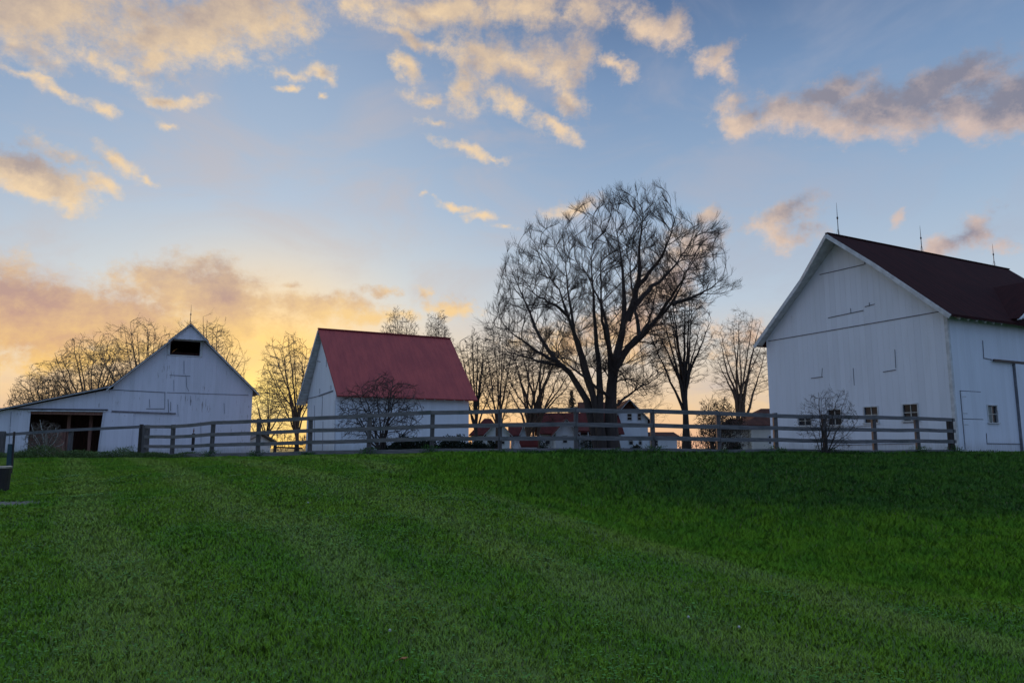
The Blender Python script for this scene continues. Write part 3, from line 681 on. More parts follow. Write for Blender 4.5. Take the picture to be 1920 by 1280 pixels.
slab('lean_to_roof', (-.02, -.3, 4.22), (-.02, 7.2, 4.22), (-LW - .3, 7.2, zl(-LW) + .03), (-LW - .3, -.3, zl(-LW) + .03), .08, m_roofL, bL)
mb = MB(); mb.beam((-.02, -.32, 4.15), (-LW - .3, -.32, zl(-LW) - .04), .03, .09, up=(0, -1, 0)); mb.build('rake_board', m_trim, bL)
# hay hood
HF = -.62; hy = hit(355, 606, OL, 'y', HF - .05); hza = AL + .18; hb = 7.20; hwid = .96
mbh = MB(); tri = [(ML - hwid, hb), (ML + hwid, hb), (ML, hb + hwid * s_ - .05)]
mbh.poly([(a_, HF, z_) for a_, z_ in tri], tri); mbh.poly([(a_, HF + .06, z_) for a_, z_ in tri[::-1]], tri[::-1])
mbh.poly([(tri[0][0], HF, hb), (tri[0][0], HF + .06, hb), (tri[1][0], HF + .06, hb), (tri[1][0], HF, hb)])
hood = mbh.build('hay_hood', m_sideL, bL)
for sg in (-1, 1):
    slab('hood_roof', (ML, HF - .12, hb + hwid * s_ + .10), (ML, -.33, hb + hwid * s_ + .10), (ML + sg * (hwid + .16), -.33, hb - .16 * s_ + .10), (ML + sg * (hwid + .16), HF - .12, hb - .16 * s_ + .10), .07, m_roofL, hood)
    mb = MB(); mb.beam((ML + sg * .01, HF - .13, hb + hwid * s_ + .0), (ML + sg * (hwid + .16), HF - .13, hb - .16 * s_), .03, .11, up=(0, -1, 0)); mb.build('rake_board', m_trim, hood)
    mb = MB(); xx = ML - .18 + sg * .95; mb.box((xx - .06, -.06, 6.22), (xx + .06, -.002, 7.2)); mb.build('opening_trim', m_trim, bL)
mb = MB(); mb.box((2.9, -.05, 6.2), (4.75, -.002, 6.26)); mb.build('opening_trim', m_trim, bL)
# dark loft floor behind the opening and rear partition
mb = MB(); mb.box((2.35, .15, 5.85), (WL - 2.35, DL - .02, 5.95)); mb.box((3.05, 2.6, 5.96), (4.95, 2.7, 6.75)); mb.build('loft', m_interior, bL)
# lean-to interior: partition, posts, floor
mb = MB(); mb.box((-4.6, 1.6, -.4), (-2.35, 1.68, 1.45)); mb.build('stall_partition', m_interior, bL)
for xx in (-2.25, -1.1):
    mb = MB(); mb.box((xx - .09, 1.8, -.4), (xx + .09, 1.98, 2.9)); mb.build('inner_post', m_interior, bL)
mb = MB(); mb.box((-LW + .15, .15, 3.98 - 1.55), (-.2, .35, 2.62)); mb.build('header_beam', m_interior, bL)
# track, sliding door and battens
mb = MB(); mb.beam((-6.0, -.10, 2.68), (-.2, -.10, 2.74), .06, .07); mb.build('door_track', m_iron, bL)
mb = MB(); mb.beam((-4.2, -.09, 2.60), (-.3, -.07, 2.66), .05, .06); mb.build('door_header', m_trim, bL)
mb = MB(); mb.beam((.0, -.05, 2.66), (3.5, -.05, 2.60), .06, .09); mb.build('door_track', simple('rotten_rail', (.26, .25, .27), .9, (.12, .11, .12), 6), bL)
mb = MB(); mb.hexa([(-.52, -.09, .1), (1.15, -.05, .1), (1.15, -.02, .1), (-.52, -.06, .1), (-.30, -.09, 2.56), (1.2, -.05, 2.56), (1.2, -.02, 2.56), (-.30, -.06, 2.56)]); mb.build('sliding_door', m_sideL, bL)
joints(OL, bL, 'y', [(203, 730, 310, 735.5, .05), (313, 735.5, 466, 740.5, .035), (203, 722, 203, 730, .05), (309, 737, 309, 765, .045), (274, 766, 309, 766, .04), (280, 748, 281, 764, .04), (318, 703, 357, 705, .035), (345, 676, 345, 702, .045), (349, 706, 350, 725, .035), (350, 725, 354, 733, .035),
  (326, 712, 326, 733, .03), (315, 748, 316, 775, .06), (320, 753, 320, 770, .05), (357, 742, 357, 760, .025), (21, 772, 19, 800, .035), (19, 802, 16, 850, .03), (198, 786, 197, 845, .03), (420, 755, 421, 775, .03), (333, 758, 334, 780, .03), (376, 790, 377, 830, .02)])
p_ = hit(353, 603, OL, 'y', -.4); lightning_rod(bL, ML, -.1, AL + .14, hit(354, 571, OL, 'y', -.1)[2] - AL - .14)

# ================================================================== FENCE
fence = empty('rail_fence', (0, 0, 0), 0, 'weathered grey four-rail timber fence curving along the top of the grass bank', 'fence')
GZ = lambda x, y: float(H(x, y))
posts = FENCE[1:]
random.seed(3)
rail_h = (.17, .54, .93, 1.32)
zt = []
tops = {}
FT = [797,797,797,790,786,781,776,770,767,765,767,771,776,778,779,781,784]   # rail-top row in the photograph per post
FB = [857,857,857,856,854,853,851,850,849.5,850,850,850,850,851,851,851,851]
pz = []
for i, (x, y) in enumerate(FENCE):
    g = GZ(x, y); top = P(960 + F * x / y, FT[i], y)[2]; pz.append((g, top))
for i, (x, y) in enumerate(posts, 1):
    g, top = pz[i]; mb = MB()
    wd = .13 if 0 < i < len(FENCE) - 1 else .17
    if i == 1: wd = .22
    ln = random.uniform(-.02, .02); rr = wd / 2
    z1 = top + random.uniform(-.02, .04)
    c = [(x - rr, y - rr, g - .4), (x + rr, y - rr, g - .4), (x + rr, y + rr, g - .4), (x - rr, y + rr, g - .4)]
    c += [(p[0] + ln, p[1], z1 + random.uniform(-.01, .01)) for p in c]
    mb.hexa(c); mb.build('post', m_post if i < 15 else m_postdark if i == 16 else m_post, fence)
for i in range(1, len(FENCE) - 1):
    (x0, y0), (x1, y1) = FENCE[i], FENCE[i + 1]
    d = Vector((x1 - x0, y1 - y0, 0)).normalized(); nrm = Vector((d.y, -d.x, 0)) * (.065 + .016)
    if nrm.y > 0: nrm = -nrm
    ext0 = .0; ext1 = .0 if i < len(FENCE) - 2 else .17
    for j in range(4):
        f = (0.065, .345, .64, .955)[j]
        za = pz[i][0] + (pz[i][1] - pz[i][0]) * f + random.uniform(-.012, .012); zb_ = pz[i + 1][0] + (pz[i + 1][1] - pz[i + 1][0]) * f + random.uniform(-.012, .012)
        if j == 0: za = max(za, GZ(x0, y0) + .1); zb_ = max(zb_, GZ(x1, y1) + .1)
        p = Vector((x0, y0, za)) + nrm + d * .004; q_ = Vector((x1, y1, zb_)) + nrm + d * (ext1 - .004)
        m1 = (p + q_) / 2 + Vector((0, 0, random.uniform(-.018, .008)))
        mb = MB(); mb.beam(p, m1, .032, .132); mb.beam(m1 + (q_ - p) * 1e-4, q_, .032, .132); mb.build('rail', m_rail, fence)
# old dark gate post and the single rail running left
gp = P(262, 850, 32.2); gx0, gy0 = gp[0], gp[1]; gg = GZ(gx0, gy0); gt = P(262, 795, 32.2)[2]
leftf = empty('single_rail_fence', (0, 0, 0), 0, 'older fence of one long grey rail, left of the dark gate post by the lean-to', 'fence')
mb = MB(); mb.tube([(gx0, gy0, gg - .3), (gx0, gy0, gt - .04), (gx0, gy0, gt)], [.11, .10, .07], 10); mb.build('gate_post', m_postdark, leftf)
lp = [(gx0, gy0, P(257, 800, gy0)[2]), tuple(P(134, 806, 31.4)), tuple(P(2, 815.5, 30.6)), tuple(P(-60, 820, 30.2))]
for a_, b_ in zip(lp, lp[1:]):
    mb = MB(); mb.beam(Vector(a_) + Vector((0, -.13, 0)), Vector(b_) + Vector((0, -.13, 0)), .035, .12); mb.build('rail', m_rail, leftf)
mb = MB(); mb.box((lp[1][0] - .07, lp[1][1] - .08, GZ(*lp[1][:2]) - .3), (lp[1][0] + .07, lp[1][1] + .06, lp[1][2] + .05)); mb.build('post', m_post, leftf)
q_ = P(4, 808, 30.5); mb = MB(); mb.tube([(q_[0], q_[1], GZ(q_[0], q_[1]) - .3), (q_[0] + .02, q_[1], q_[2] - .04), (q_[0] + .02, q_[1], q_[2])], [.16, .14, .11], 10); mb.build('post', m_post, leftf)
# short inner fence between the barns
inf = empty('paddock_fence', (0, 0, 0), 0, 'short low two-rail fence between the left barn and the small red-roofed barn', 'fence')
YI = 41.5
for px, yt in ((516, 826), (557, 829)):
    q_ = P(px, yt, YI); mb = MB(); mb.box((q_[0] - .07, YI - .07, GZ(q_[0], YI) - .3), (q_[0] + .07, YI + .07, q_[2])); mb.build('post', m_postdark, inf)
for y0_, y1_ in ((829.5, 832.5), (838, 840)):
    mb = MB(); mb.beam(P(516, y0_, YI - .1), P(567, y1_, YI - .1), .04, .09); mb.build('rail', m_postdark, inf)

# marker post with dark plate near the left bays
q_ = P(363, 812, 29.95); g_ = GZ(q_[0], q_[1])
mk = empty('marker_post', (q_[0], q_[1], g_), 0, 'short black marker post on a thin stake just behind the four-rail fence', 'marker')
hh = q_[2] - g_
mb = MB(); mb.box((-.05, -.03, .28), (.055, .03, hh)); mb.build('plate', m_iron, mk)
mb = MB(); mb.tube([(0, .0, -.2), (0, 0, .3)], .012, 6); mb.build('stake', m_iron, mk)
mb = MB(); mb.tube([(0, 0, hh - .01), (0, 0, hh + .10), (0, 0, hh + .22)], [.006, .03, .004], 6); mb.build('cap', simple('red_cap', (.18, .04, .03)), mk)

# black tub and thin teal-sleeved pole, left edge
q_ = P(-28, 932, 14.8); g_ = GZ(q_[0], q_[1])
tub = empty('tub', (q_[0], q_[1], g_), 0, 'round black tub with pale metal rim on the lawn at the left edge', 'tub')
mb = MB(); mb.tube([(0, 0, -.05), (0, 0, .25), (0, 0, .50)], [.385, .39, .40], 28); mb.build('body', simple('black_plastic', (.012, .013, .016), .55, (.02, .02, .024), 6), tub, True)
mb = MB()
for r0, r1, z0, z1 in ((.405, .405, .47, .505), (.405, .36, .505, .515)):
    K = 28
    for k in range(K):
        a0, a1 = 2 * math.pi * k / K, 2 * math.pi * (k + 1) / K
        mb.poly([(r0 * math.cos(a0), r0 * math.sin(a0), z0), (r0 * math.cos(a1), r0 * math.sin(a1), z0), (r1 * math.cos(a1), r1 * math.sin(a1), z1), (r1 * math.cos(a0), r1 * math.sin(a0), z1)])
mb.build('rim', simple('pale_rim', (.5, .5, .46), .4, (.3, .3, .28), 8, metal=.6), tub)
q_ = P(22, 893, 20.0); g_ = GZ(q_[0], q_[1]); tq = P(27, 809, 20.0)
pole = empty('garden_pole', (q_[0], q_[1], g_), 0, 'thin leaning dark pole with a teal sleeve, just behind the black tub', 'pole')
mb = MB(); mb.tube([(-.02, 0, -.3), (tq[0] - q_[0], 0, tq[2] - g_)], .028, 7); mb.build('shaft', m_iron, pole)
a_ = P(19, 870, 20); b_ = P(21, 832, 20)
mb = MB(); mb.hexa([(a_[0] - q_[0] - .07, -.05, a_[2] - g_ - .1), (a_[0] - q_[0] + .06, -.05, a_[2] - g_ - .1), (a_[0] - q_[0] + .06, .05, a_[2] - g_ - .1), (a_[0] - q_[0] - .07, .05, a_[2] - g_ - .1), (b_[0] - q_[0] - .06, -.05, b_[2] - g_), (b_[0] - q_[0] + .05, -.05, b_[2] - g_), (b_[0] - q_[0] + .05, .05, b_[2] - g_), (b_[0] - q_[0] - .06, .05, b_[2] - g_)])
mb.build('sleeve', simple('teal_plastic', (.012, .06, .075), .5, (.01, .04, .055), 6), pole)

# ================================================================== FARMHOUSES
def gable_house(parent, x0, x1, y0, y1, ez, rz, m_w, m_r, axis_='x', ov=.35, hip=0.0, z0=-.5, bw=True):
    """box with walls and a gable/hip roof; ridge along axis_; local coordinates"""
    if axis_ == 'x':
        ym = (y0 + y1) / 2
        for yy, s1 in ((y0, 1), (y1 - .1, 1)): wall('wall', rect(x0, z0, x1, ez), [], fy(yy, 1), m_w, parent, .1)
        top = rz if not hip else ez
        for xx in (x0, x1 - .1):
            pts = [(y0 + .1, z0), (y1 - .1, z0), (y1 - .1, ez), (ym, top - .05), (y0 + .1, ez)] if not hip else [(y0 + .1, z0), (y1 - .1, z0), (y1 - .1, ez), (y0 + .1, ez)]
            wall('wall', pts, [], fx(xx, 1), m_w, parent, .1)
        s1 = (rz - ez) / ((y1 - y0) / 2); l = .12
        A, B_ = Vector((x0 - ov + hip, ym, rz + l)), Vector((x1 + ov - hip, ym, rz + l))
        mb = MB(); zz = ez + l - ov * s1
        c_ = [Vector((x0 - ov, y0 - ov, zz)), Vector((x1 + ov, y0 - ov, zz)), Vector((x1 + ov, y1 + ov, zz)), Vector((x0 - ov, y1 + ov, zz))]
        f_ = lambda p: (p.x, p.y)
        faces = [[c_[0], c_[1], B_, A], [c_[2], c_[3], A, B_]]
        if hip: faces += [[c_[1], c_[2], B_], [c_[3], c_[0], A]]
        dn = Vector((0, 0, -.12))
        for fa in faces:
            mb.poly(fa, [f_(p) for p in fa]); mb.poly([p + dn for p in fa][::-1], [f_(p) for p in fa[::-1]])
            for i in range(len(fa)):
                j = (i + 1) % len(fa)
                mb.poly([fa[i], fa[j], fa[j] + dn, fa[i] + dn], [(0, 0)] * 4)
        return mb.build('roof', m_r, parent)
    else:
        xm = (x0 + x1) / 2
        for yy in (y0, y1 - .1): wall('wall', [(x0, z0), (x1, z0), (x1, ez), (xm, rz - .05), (x0, ez)], [], fy(yy, 1), m_w, parent, .1)
        for xx in (x0, x1 - .1): wall('wall', rect(y0 + .1, z0, y1 - .1, ez - .02), [], fx(xx + .002 if xx == x0 else xx - .002, 1), m_w, parent, .1)
        s1 = (rz - ez) / ((x1 - x0) / 2); l = .12; mb = MB(); zz = ez + l - ov * s1; dn = Vector((0, 0, -.12))
        for sg, xe in ((-1, x0 - ov), (1, x1 + ov)):
            fa = [Vector((xm, y0 - ov, rz + l)), Vector((xm, y1 + ov, rz + l)), Vector((xe, y1 + ov, zz)), Vector((xe, y0 - ov, zz))]
            mb.poly(fa, [(p.y, p.x) for p in fa]); mb.poly([p + dn for p in fa][::-1], [(p.y, p.x) for p in fa[::-1]])
            for i in range(4):
                j = (i + 1) % 4; mb.poly([fa[i], fa[j], fa[j] + dn, fa[i] + dn], [(0, 0)] * 4)
        r_ = mb.build('roof', m_r, parent)
        mb = MB()
        for xe in (x0 - ov, x1 + ov): mb.beam((xm, y0 - ov - .02, rz + l - .1), (xe, y0 - ov - .02, zz - .1), .04, .2, up=(0, -1, 0))
        mb.build('bargeboard', m_trim, r_)
        return r_
def hwin(parent, x0, z0, x1, z1, y, cross=True):
    mb = MB(); t_ = .09
    mb.box((x0 - t_, y - .05, z0 - t_), (x1 + t_, y - .004, z0)); mb.box((x0 - t_, y - .05, z1), (x1 + t_, y - .004, z1 + t_)); mb.box((x0 - t_, y - .05, z0), (x0, y - .004, z1)); mb.box((x1, y - .05, z0), (x1 + t_, y - .004, z1))
    w_ = mb.build('window', m_trim, parent); mb = MB(); mb.box((x0, y - .03, z0), (x1, y - .006, z1)); mb.build('pane', m_glass, w_)
    if cross:
        mb = MB(); zm = (z0 + z1) / 2; mb.box((x0, y - .045, zm - .03), (x1, y - .031, zm + .03)); mb.build('glazing_bar', m_sash, w_)
def LX(px, Y): return (px - 960) / 1384 * Y * 1.0
def frame(px, Y): q_ = P(px, 852, Y); return np.array([q_[0], q_[1], GZ(q_[0], q_[1])])
def lz(py, Y, g0): return P(960, py, Y)[2] - g0
# far-left farmhouse (dark red roofs) - px 880..985
Yh = 84.; o = frame(930, Yh); hA = empty('farmhouse', o, 0, 'low white farmhouse with dark red roof just right of the small barn', 'house')
X_ = lambda px, Y=Yh: P(px, 845, Y)[0] - o[0]; Z_ = lambda py, Y=Yh: lz(py, Y, o[2])
gable_house(hA, X_(884), X_(938), 1.0, 9.5, Z_(814), Z_(783), m_house, m_roofH, 'x', hip=1.6)
gable_house(hA, X_(912), X_(956), -1.5, 1.0, Z_(813), Z_(789), m_house, m_roofH, 'y')
gable_house(hA, X_(958), X_(975), 3.0, 9.0, Z_(815), Z_(797), m_house, m_roofH, 'x')
gable_house(hA, X_(976), X_(988), 1.6, 8.4, Z_(812), Z_(798), m_house, m_roofH, 'y', ov=.25)
hwin(hA, X_(915), Z_(830), X_(924), Z_(820), -1.5); hwin(hA, X_(940), Z_(832), X_(946), Z_(821), -1.5)
# central farmhouse - px 1013..1165
Yh = 80.; o = frame(1080, Yh); hB = empty('farmhouse', o, 0, 'white farmhouse with long red roof and front gable behind the big tree', 'house')
gable_house(hB, X_(1012), X_(1160), 2.0, 11.0, Z_(812), Z_(774), m_house, m_roofH, 'x')
gable_house(hB, X_(1036), X_(1074), -2.0, 1.99, Z_(812), Z_(790), m_house, m_roofH, 'y', ov=.4)
hwin(hB, X_(1049), Z_(830), X_(1056), Z_(818), -2.0)
r_ = slab('porch_roof', (X_(1078), 1.98, Z_(799)), (X_(1140), 1.98, Z_(799)), (X_(1142), -1.2, Z_(809)), (X_(1076), -1.2, Z_(809)), .1, m_roofH, hB)
for px in (1080, 1095, 1110, 1125, 1140):
    mb = MB(); mb.box((X_(px) - .07, -1.05, -.4), (X_(px) + .07, -.9, Z_(809) - .02)); mb.build('porch_post', m_trim, hB)
hwin(hB, X_(1098), Z_(831), X_(1105), Z_(818), 2.0); hwin(hB, X_(1022), Z_(832), X_(1029), Z_(819), 2.0)
# gable house on the right - px 1097..1222, with long low wing
Yh = 86.; o = frame(1190, Yh); hC = empty('farmhouse', o, 0, 'two-storey white farmhouse with brown roof and low wing right of the big tree trunk', 'house')
gable_house(hC, X_(1152), X_(1222), 0.0, 8.0, Z_(784), Z_(748), m_house, m_roofB, 'y', ov=.5)
gable_house(hC, X_(1100), X_(1151), 1.5, 8.5, Z_(776), Z_(749), m_house, m_roofB, 'x', ov=.3)
for a_, b_, c_, d_ in ((1183, 786, 1191, 774), (1203, 786, 1209, 774), (1185, 833, 1192, 820), (1204, 833, 1209, 820)): hwin(hC, X_(a_), Z_(b_), X_(c_), Z_(d_), 0.0)
gable_house(hC, X_(1223.5), X_(1279), 0.5, 6.5, Z_(818), Z_(810), m_house, m_roofB, 'x', ov=.3)
for a_, b_ in ((1218, 1221), (1234, 1237), (1238.5, 1241.5), (1228, 1231)):
    if a_ > 1224: hwin(hC, X_(a_), Z_(835), X_(b_), Z_(825), .5)
xm_ = (X_(1152) + X_(1222)) / 2; hw2 = (X_(1222) - X_(1152)) / 2; z1_ = Z_(748) - .12; z0_ = Z_(767); fr_ = (z1_ - z0_) / (Z_(748) - Z_(784))
mb = MB(); t3 = [(xm_ - hw2 * fr_, z0_), (xm_ + hw2 * fr_, z0_), (xm_, z1_)]; mb.poly([(a_, -.04, b_) for a_, b_ in t3], t3); mb.poly([(a_, -.005, b_) for a_, b_ in t3[::-1]], t3[::-1]); mb.build('gable_shingles', m_roofB, hC)
mb = MB(); mb.box((X_(1178), 5.2, Z_(762)), (X_(1182), 6.0, Z_(741))); mb.build('chimney', m_roofB, hC)
# hip-roofed house px 1300..1442
Yh = 70.; o = frame(1375, Yh); hD = empty('farmhouse', o, 0, 'cream house with brown hipped roof left of the tall barn', 'house')
gable_house(hD, X_(1335), X_(1442), 0, 8.0, Z_(802), Z_(776), m_cream, m_roofB, 'x', hip=2.9, ov=.5)
gable_house(hD, X_(1311), X_(1334.5), .8, 6.0, Z_(808), Z_(793), m_cream, m_roofB, 'x', hip=.8, ov=.4)
hwin(hD, X_(1362), Z_(832), X_(1369), Z_(820), 0); hwin(hD, X_(1415), Z_(830), X_(1421), Z_(820), 0); hwin(hD, X_(1386), Z_(832), X_(1392), Z_(820), 0)
for px in (1414, 1422, 1431): 
    mb = MB(); mb.box((X_(px) - .08, -.45, Z_(806)), (X_(px) + .08, -.01, Z_(803.5))); mb.build('eave_bracket', m_trim, hD)
# pale low shed seen between the barns
Yh = 66.; o = frame(520, Yh); hE = empty('shed', o, 0, 'low pale shed with shallow roof in the gap between the left barns', 'shed')
gable_house(hE, X_(484), X_(566), 0, 7, Z_(828), Z_(817), m_house, m_roofL, 'x', ov=.4)
# dog house
Yh = 50.; o = frame(974, Yh); hF = empty('dog_house', o, 0, 'tiny white kennel with red roof seen through the fence', 'kennel')
gable_house(hF, X_(962), X_(969), 0, .9, Z_(836), Z_(827), m_house, m_roofH, 'y', ov=.06, z0=-.3)
gable_house(hF, X_(969.3), X_(988), .1, .8, Z_(836), Z_(828), m_house, m_roofH, 'x', ov=.06, z0=-.3)

# ================================================================== TREES
class TreeGen:
    def __init__(s, seed): s.r = np.random.default_rng(seed); s.batches = []
    def unit(s, v): return v / np.maximum(np.linalg.norm(v, axis=-1, keepdims=True), 1e-9)
    def spawn(s, pts, rad, count, t0, t1, ang, ratio, npts, up, wig, rmin, rfac=.62, rmax=9., maxlen=99., minlen=.0, droop=0.):
        """children along polylines pts (N,n,3); returns child pts and radii"""
        N, n, _ = pts.shape; r = s.r
        seg = np.linalg.norm(pts[:, 1:] - pts[:, :-1], axis=2).sum(1)
        cnt = count if np.ndim(count) else np.full(N, count)
        idx = np.repeat(np.arange(N), cnt); M = len(idx)
        t_ = t0 + (t1 - t0) * r.random(M) ** .85; f = t_ * (n - 1); i0 = np.minimum(f.astype(int), n - 2); fr = (f - i0)[:, None]
        p0 = pts[idx, i0] * (1 - fr) + pts[idx, i0 + 1] * fr
        d0 = s.unit(pts[idx, i0 + 1] - pts[idx, i0])
        rp = rad[idx, i0] * (1 - fr[:, 0]) + rad[idx, i0 + 1] * fr[:, 0]
        rv = r.normal(size=(M, 3)); rv -= (rv * d0).sum(1, keepdims=True) * d0; rv = s.unit(rv)
        a = np.radians(ang + r.normal(size=M) * ang * .22)[:, None]
        d = s.unit(d0 * np.cos(a) + rv * np.sin(a))
        ln = np.clip(seg[idx] * ratio * (1.15 - .75 * t_) * r.uniform(.65, 1.25, M), minlen, maxlen)
        rb = np.minimum(rp * rfac * r.uniform(.75, 1.1, M), rmax); rb = np.maximum(rb, rmin)
        out = np.empty((M, npts, 3)); out[:, 0] = p0; st = (ln / (npts - 1))[:, None]
        for k in range(1, npts):
            d = d + r.normal(size=(M, 3)) * wig; d[:, 2] += up - droop * k; d = s.unit(d); out[:, k] = out[:, k - 1] + d * st
        tt = np.linspace(0, 1, npts)[None, :]; rr = rb[:, None] * (1 - tt) + np.maximum(rb * .25, rmin * .75)[:, None] * tt
        return out, rr
    @staticmethod
    def tubes(groups):
        V_, F_ = [], []; off = 0
        for pts, rad, k in groups:
            M, n, _ = pts.shape
            if M == 0: continue
            tan = np.empty_like(pts); tan[:, 1:-1] = pts[:, 2:] - pts[:, :-2]; tan[:, 0] = pts[:, 1] - pts[:, 0]; tan[:, -1] = pts[:, -1] - pts[:, -2]
            tan /= np.maximum(np.linalg.norm(tan, axis=2, keepdims=True), 1e-9)
            ref = np.broadcast_to(np.array([.577, .211, -.789]), tan.shape); a = np.cross(tan, ref); a /= np.maximum(np.linalg.norm(a, axis=2, keepdims=True), 1e-6); b = np.cross(tan, a)
            th = np.arange(k) * 2 * math.pi / k
            ring = pts[:, :, None, :] + (a[:, :, None, :] * np.cos(th)[None, None, :, None] + b[:, :, None, :] * np.sin(th)[None, None, :, None]) * rad[:, :, None, None]
            V_.append(ring.reshape(-1, 3))
            m_, i_, j_ = np.meshgrid(np.arange(M), np.arange(n - 1), np.arange(k), indexing='ij'); b0 = off + m_ * n * k + i_ * k
            q4 = np.stack([b0 + j_, b0 + (j_ + 1) % k, b0 + k + (j_ + 1) % k, b0 + k + j_], -1).reshape(-1, 4); F_.append(q4); off += M * n * k
        return np.concatenate(V_), np.concatenate(F_)
def grow(init, A, step, infl, kill, up, rng_, tw, maxit=140, power=2.25, root=None, outb=.55, pers=.55):
    """branches grow from the limb nodes towards scattered points of the crown; returns chains as (pts, radii)"""
    pos = [init]; M0 = len(init); par = [np.full(M0, -1)]; allp = init.copy(); parr = np.full(M0, -1)
    d = np.linalg.norm(A[:, None] - init[None], axis=2) if len(A) * M0 < 4e6 else np.concatenate([np.linalg.norm(a_[:, None] - init[None], axis=2) for a_ in np.array_split(A, 12)])
    near = d.argmin(1); nd = d.min(1); alive = nd > kill * .6; A, near, nd = A[alive], near[alive], nd[alive]
    used = {}
    for it in range(maxit):
        if len(A) == 0: break
        m = nd < infl
        if not m.any(): break
        idx = near[m]; dv = A[m] - allp[idx]; dv /= np.maximum(np.linalg.norm(dv, axis=1, keepdims=True), 1e-6)
        u_, inv = np.unique(idx, return_inverse=True); acc_ = np.zeros((len(u_), 3)); np.add.at(acc_, inv, dv)
        acc_ /= np.maximum(np.linalg.norm(acc_, axis=1, keepdims=True), 1e-6); acc_ += rng_.normal(size=acc_.shape) * .13; acc_[:, 2] += up
        if root is not None:
            ov_ = allp[u_] - root; acc_ += outb * ov_ / np.maximum(np.linalg.norm(ov_, axis=1, keepdims=True), 1e-6)
        # keep some of the parent's direction
        pi = parr[u_]; has = pi >= 0; acc_[has] += pers * (allp[u_[has]] - allp[pi[has]]) / step
        acc_ /= np.maximum(np.linalg.norm(acc_, axis=1, keepdims=True), 1e-6)
        keep = np.array([used.get(int(k), 0) < 3 for k in u_]); u2, acc_ = u_[keep], acc_[keep]
        if len(u2) == 0: break
        for k in u2: used[int(k)] = used.get(int(k), 0) + 1
        new = allp[u2] + acc_ * step; base_i = len(allp); allp = np.concatenate([allp, new]); parr = np.concatenate([parr, u2])
        dd_ = np.linalg.norm(A[:, None] - new[None], axis=2); j = dd_.argmin(1); dm = dd_[np.arange(len(A)), j]
        better = dm < nd; near[better] = base_i + j[better]; nd[better] = dm[better]
        al = nd > kill; A, near, nd = A[al], near[al], nd[al]
    n_ = len(allp); rp = np.zeros(n_); best = np.full(n_, -1); rad = np.zeros(n_)
    for i in range(n_ - 1, M0 - 1, -1):
        rad[i] = (rp[i] if rp[i] > 0 else tw ** power) ** (1 / power)
        p_ = parr[i]; rp[p_] += rad[i] ** power + (tw * .35) ** power
        if best[p_] < 0 or rad[i] > rad[best[p_]]: best[p_] = i
    chains = []
    for i in range(M0, n_):
        p_ = parr[i]
        if p_ >= M0 and best[p_] == i: continue
        c_ = [p_, i]; k = i
        while best[k] >= 0: k = best[k]; c_.append(k)
        r_ = rad[c_].copy(); r_[0] = r_[1]; chains.append((allp[c_], r_))
    return chains
def group_chains(chains, rcap):
    """resample chains to few standard lengths; returns lists (pts, rad)"""
    b_ = {3: [], 6: [], 12: []}
    for p, r_ in chains:
        n_ = 3 if len(p) <= 4 else 6 if len(p) <= 9 else 12
        t0 = np.linspace(0, 1, len(p)); t1 = np.linspace(0, 1, n_)
        q_ = np.stack([np.interp(t1, t0, p[:, k]) for k in range(3)], -1); rr = np.minimum(np.interp(t1, t0, r_), rcap); b_[n_].append((q_, rr))
    return {n_: (np.array([a_[0] for a_ in v]), np.array([a_[1] for a_ in v])) for n_, v in b_.items() if v}
def smooth_poly(p, n):
    p = np.array(p, float); d = np.r_[0, np.cumsum(np.linalg.norm(p[1:] - p[:-1], axis=1))]; d /= d[-1]; t_ = np.linspace(0, 1, n)
    q_ = np.stack([np.interp(t_, d, p[:, k]) for k in range(3)], -1)
    for _ in range(2): q_[1:-1] = q_[1:-1] * .5 + (q_[:-2] + q_[2:]) * .25
    return q_
def finish_tree(name, base, limbs, groups_trunk, groups_crown, label, cat='tree', group=None, mt=None, mc=None, buds=None):
    root = empty(name, base, 0, label, cat, group); base = np.array(base)
    v, f = TreeGen.tubes([(p - base, r_, k) for p, r_, k in groups_trunk]); raw_mesh('trunk', v, f, mt or m_bark, root, True)
    v, f = TreeGen.tubes([(p - base, r_, k) for p, r_, k in groups_crown])
    raw_mesh('crown', v, f, mc or m_twig, root, False)
    if buds is not None:
        p, size, mb_ = buds; p = p - base; M = len(p); r = np.random.default_rng(5)
        a = r.normal(size=(M, 3)); a /= np.linalg.norm(a, axis=1, keepdims=True); b = np.cross(a, r.normal(size=(M, 3))); b /= np.linalg.norm(b, axis=1, keepdims=True)
        s_ = (size * r.uniform(.6, 1.4, M))[:, None]
        v = np.stack([p, p + a * s_ + b * s_ * .4, p + a * s_ * 2, p + a * s_ - b * s_ * .4], 1).reshape(-1, 3)
        raw_mesh('buds', v, np.arange(M * 4).reshape(M, 4), mb_, root)
    return root
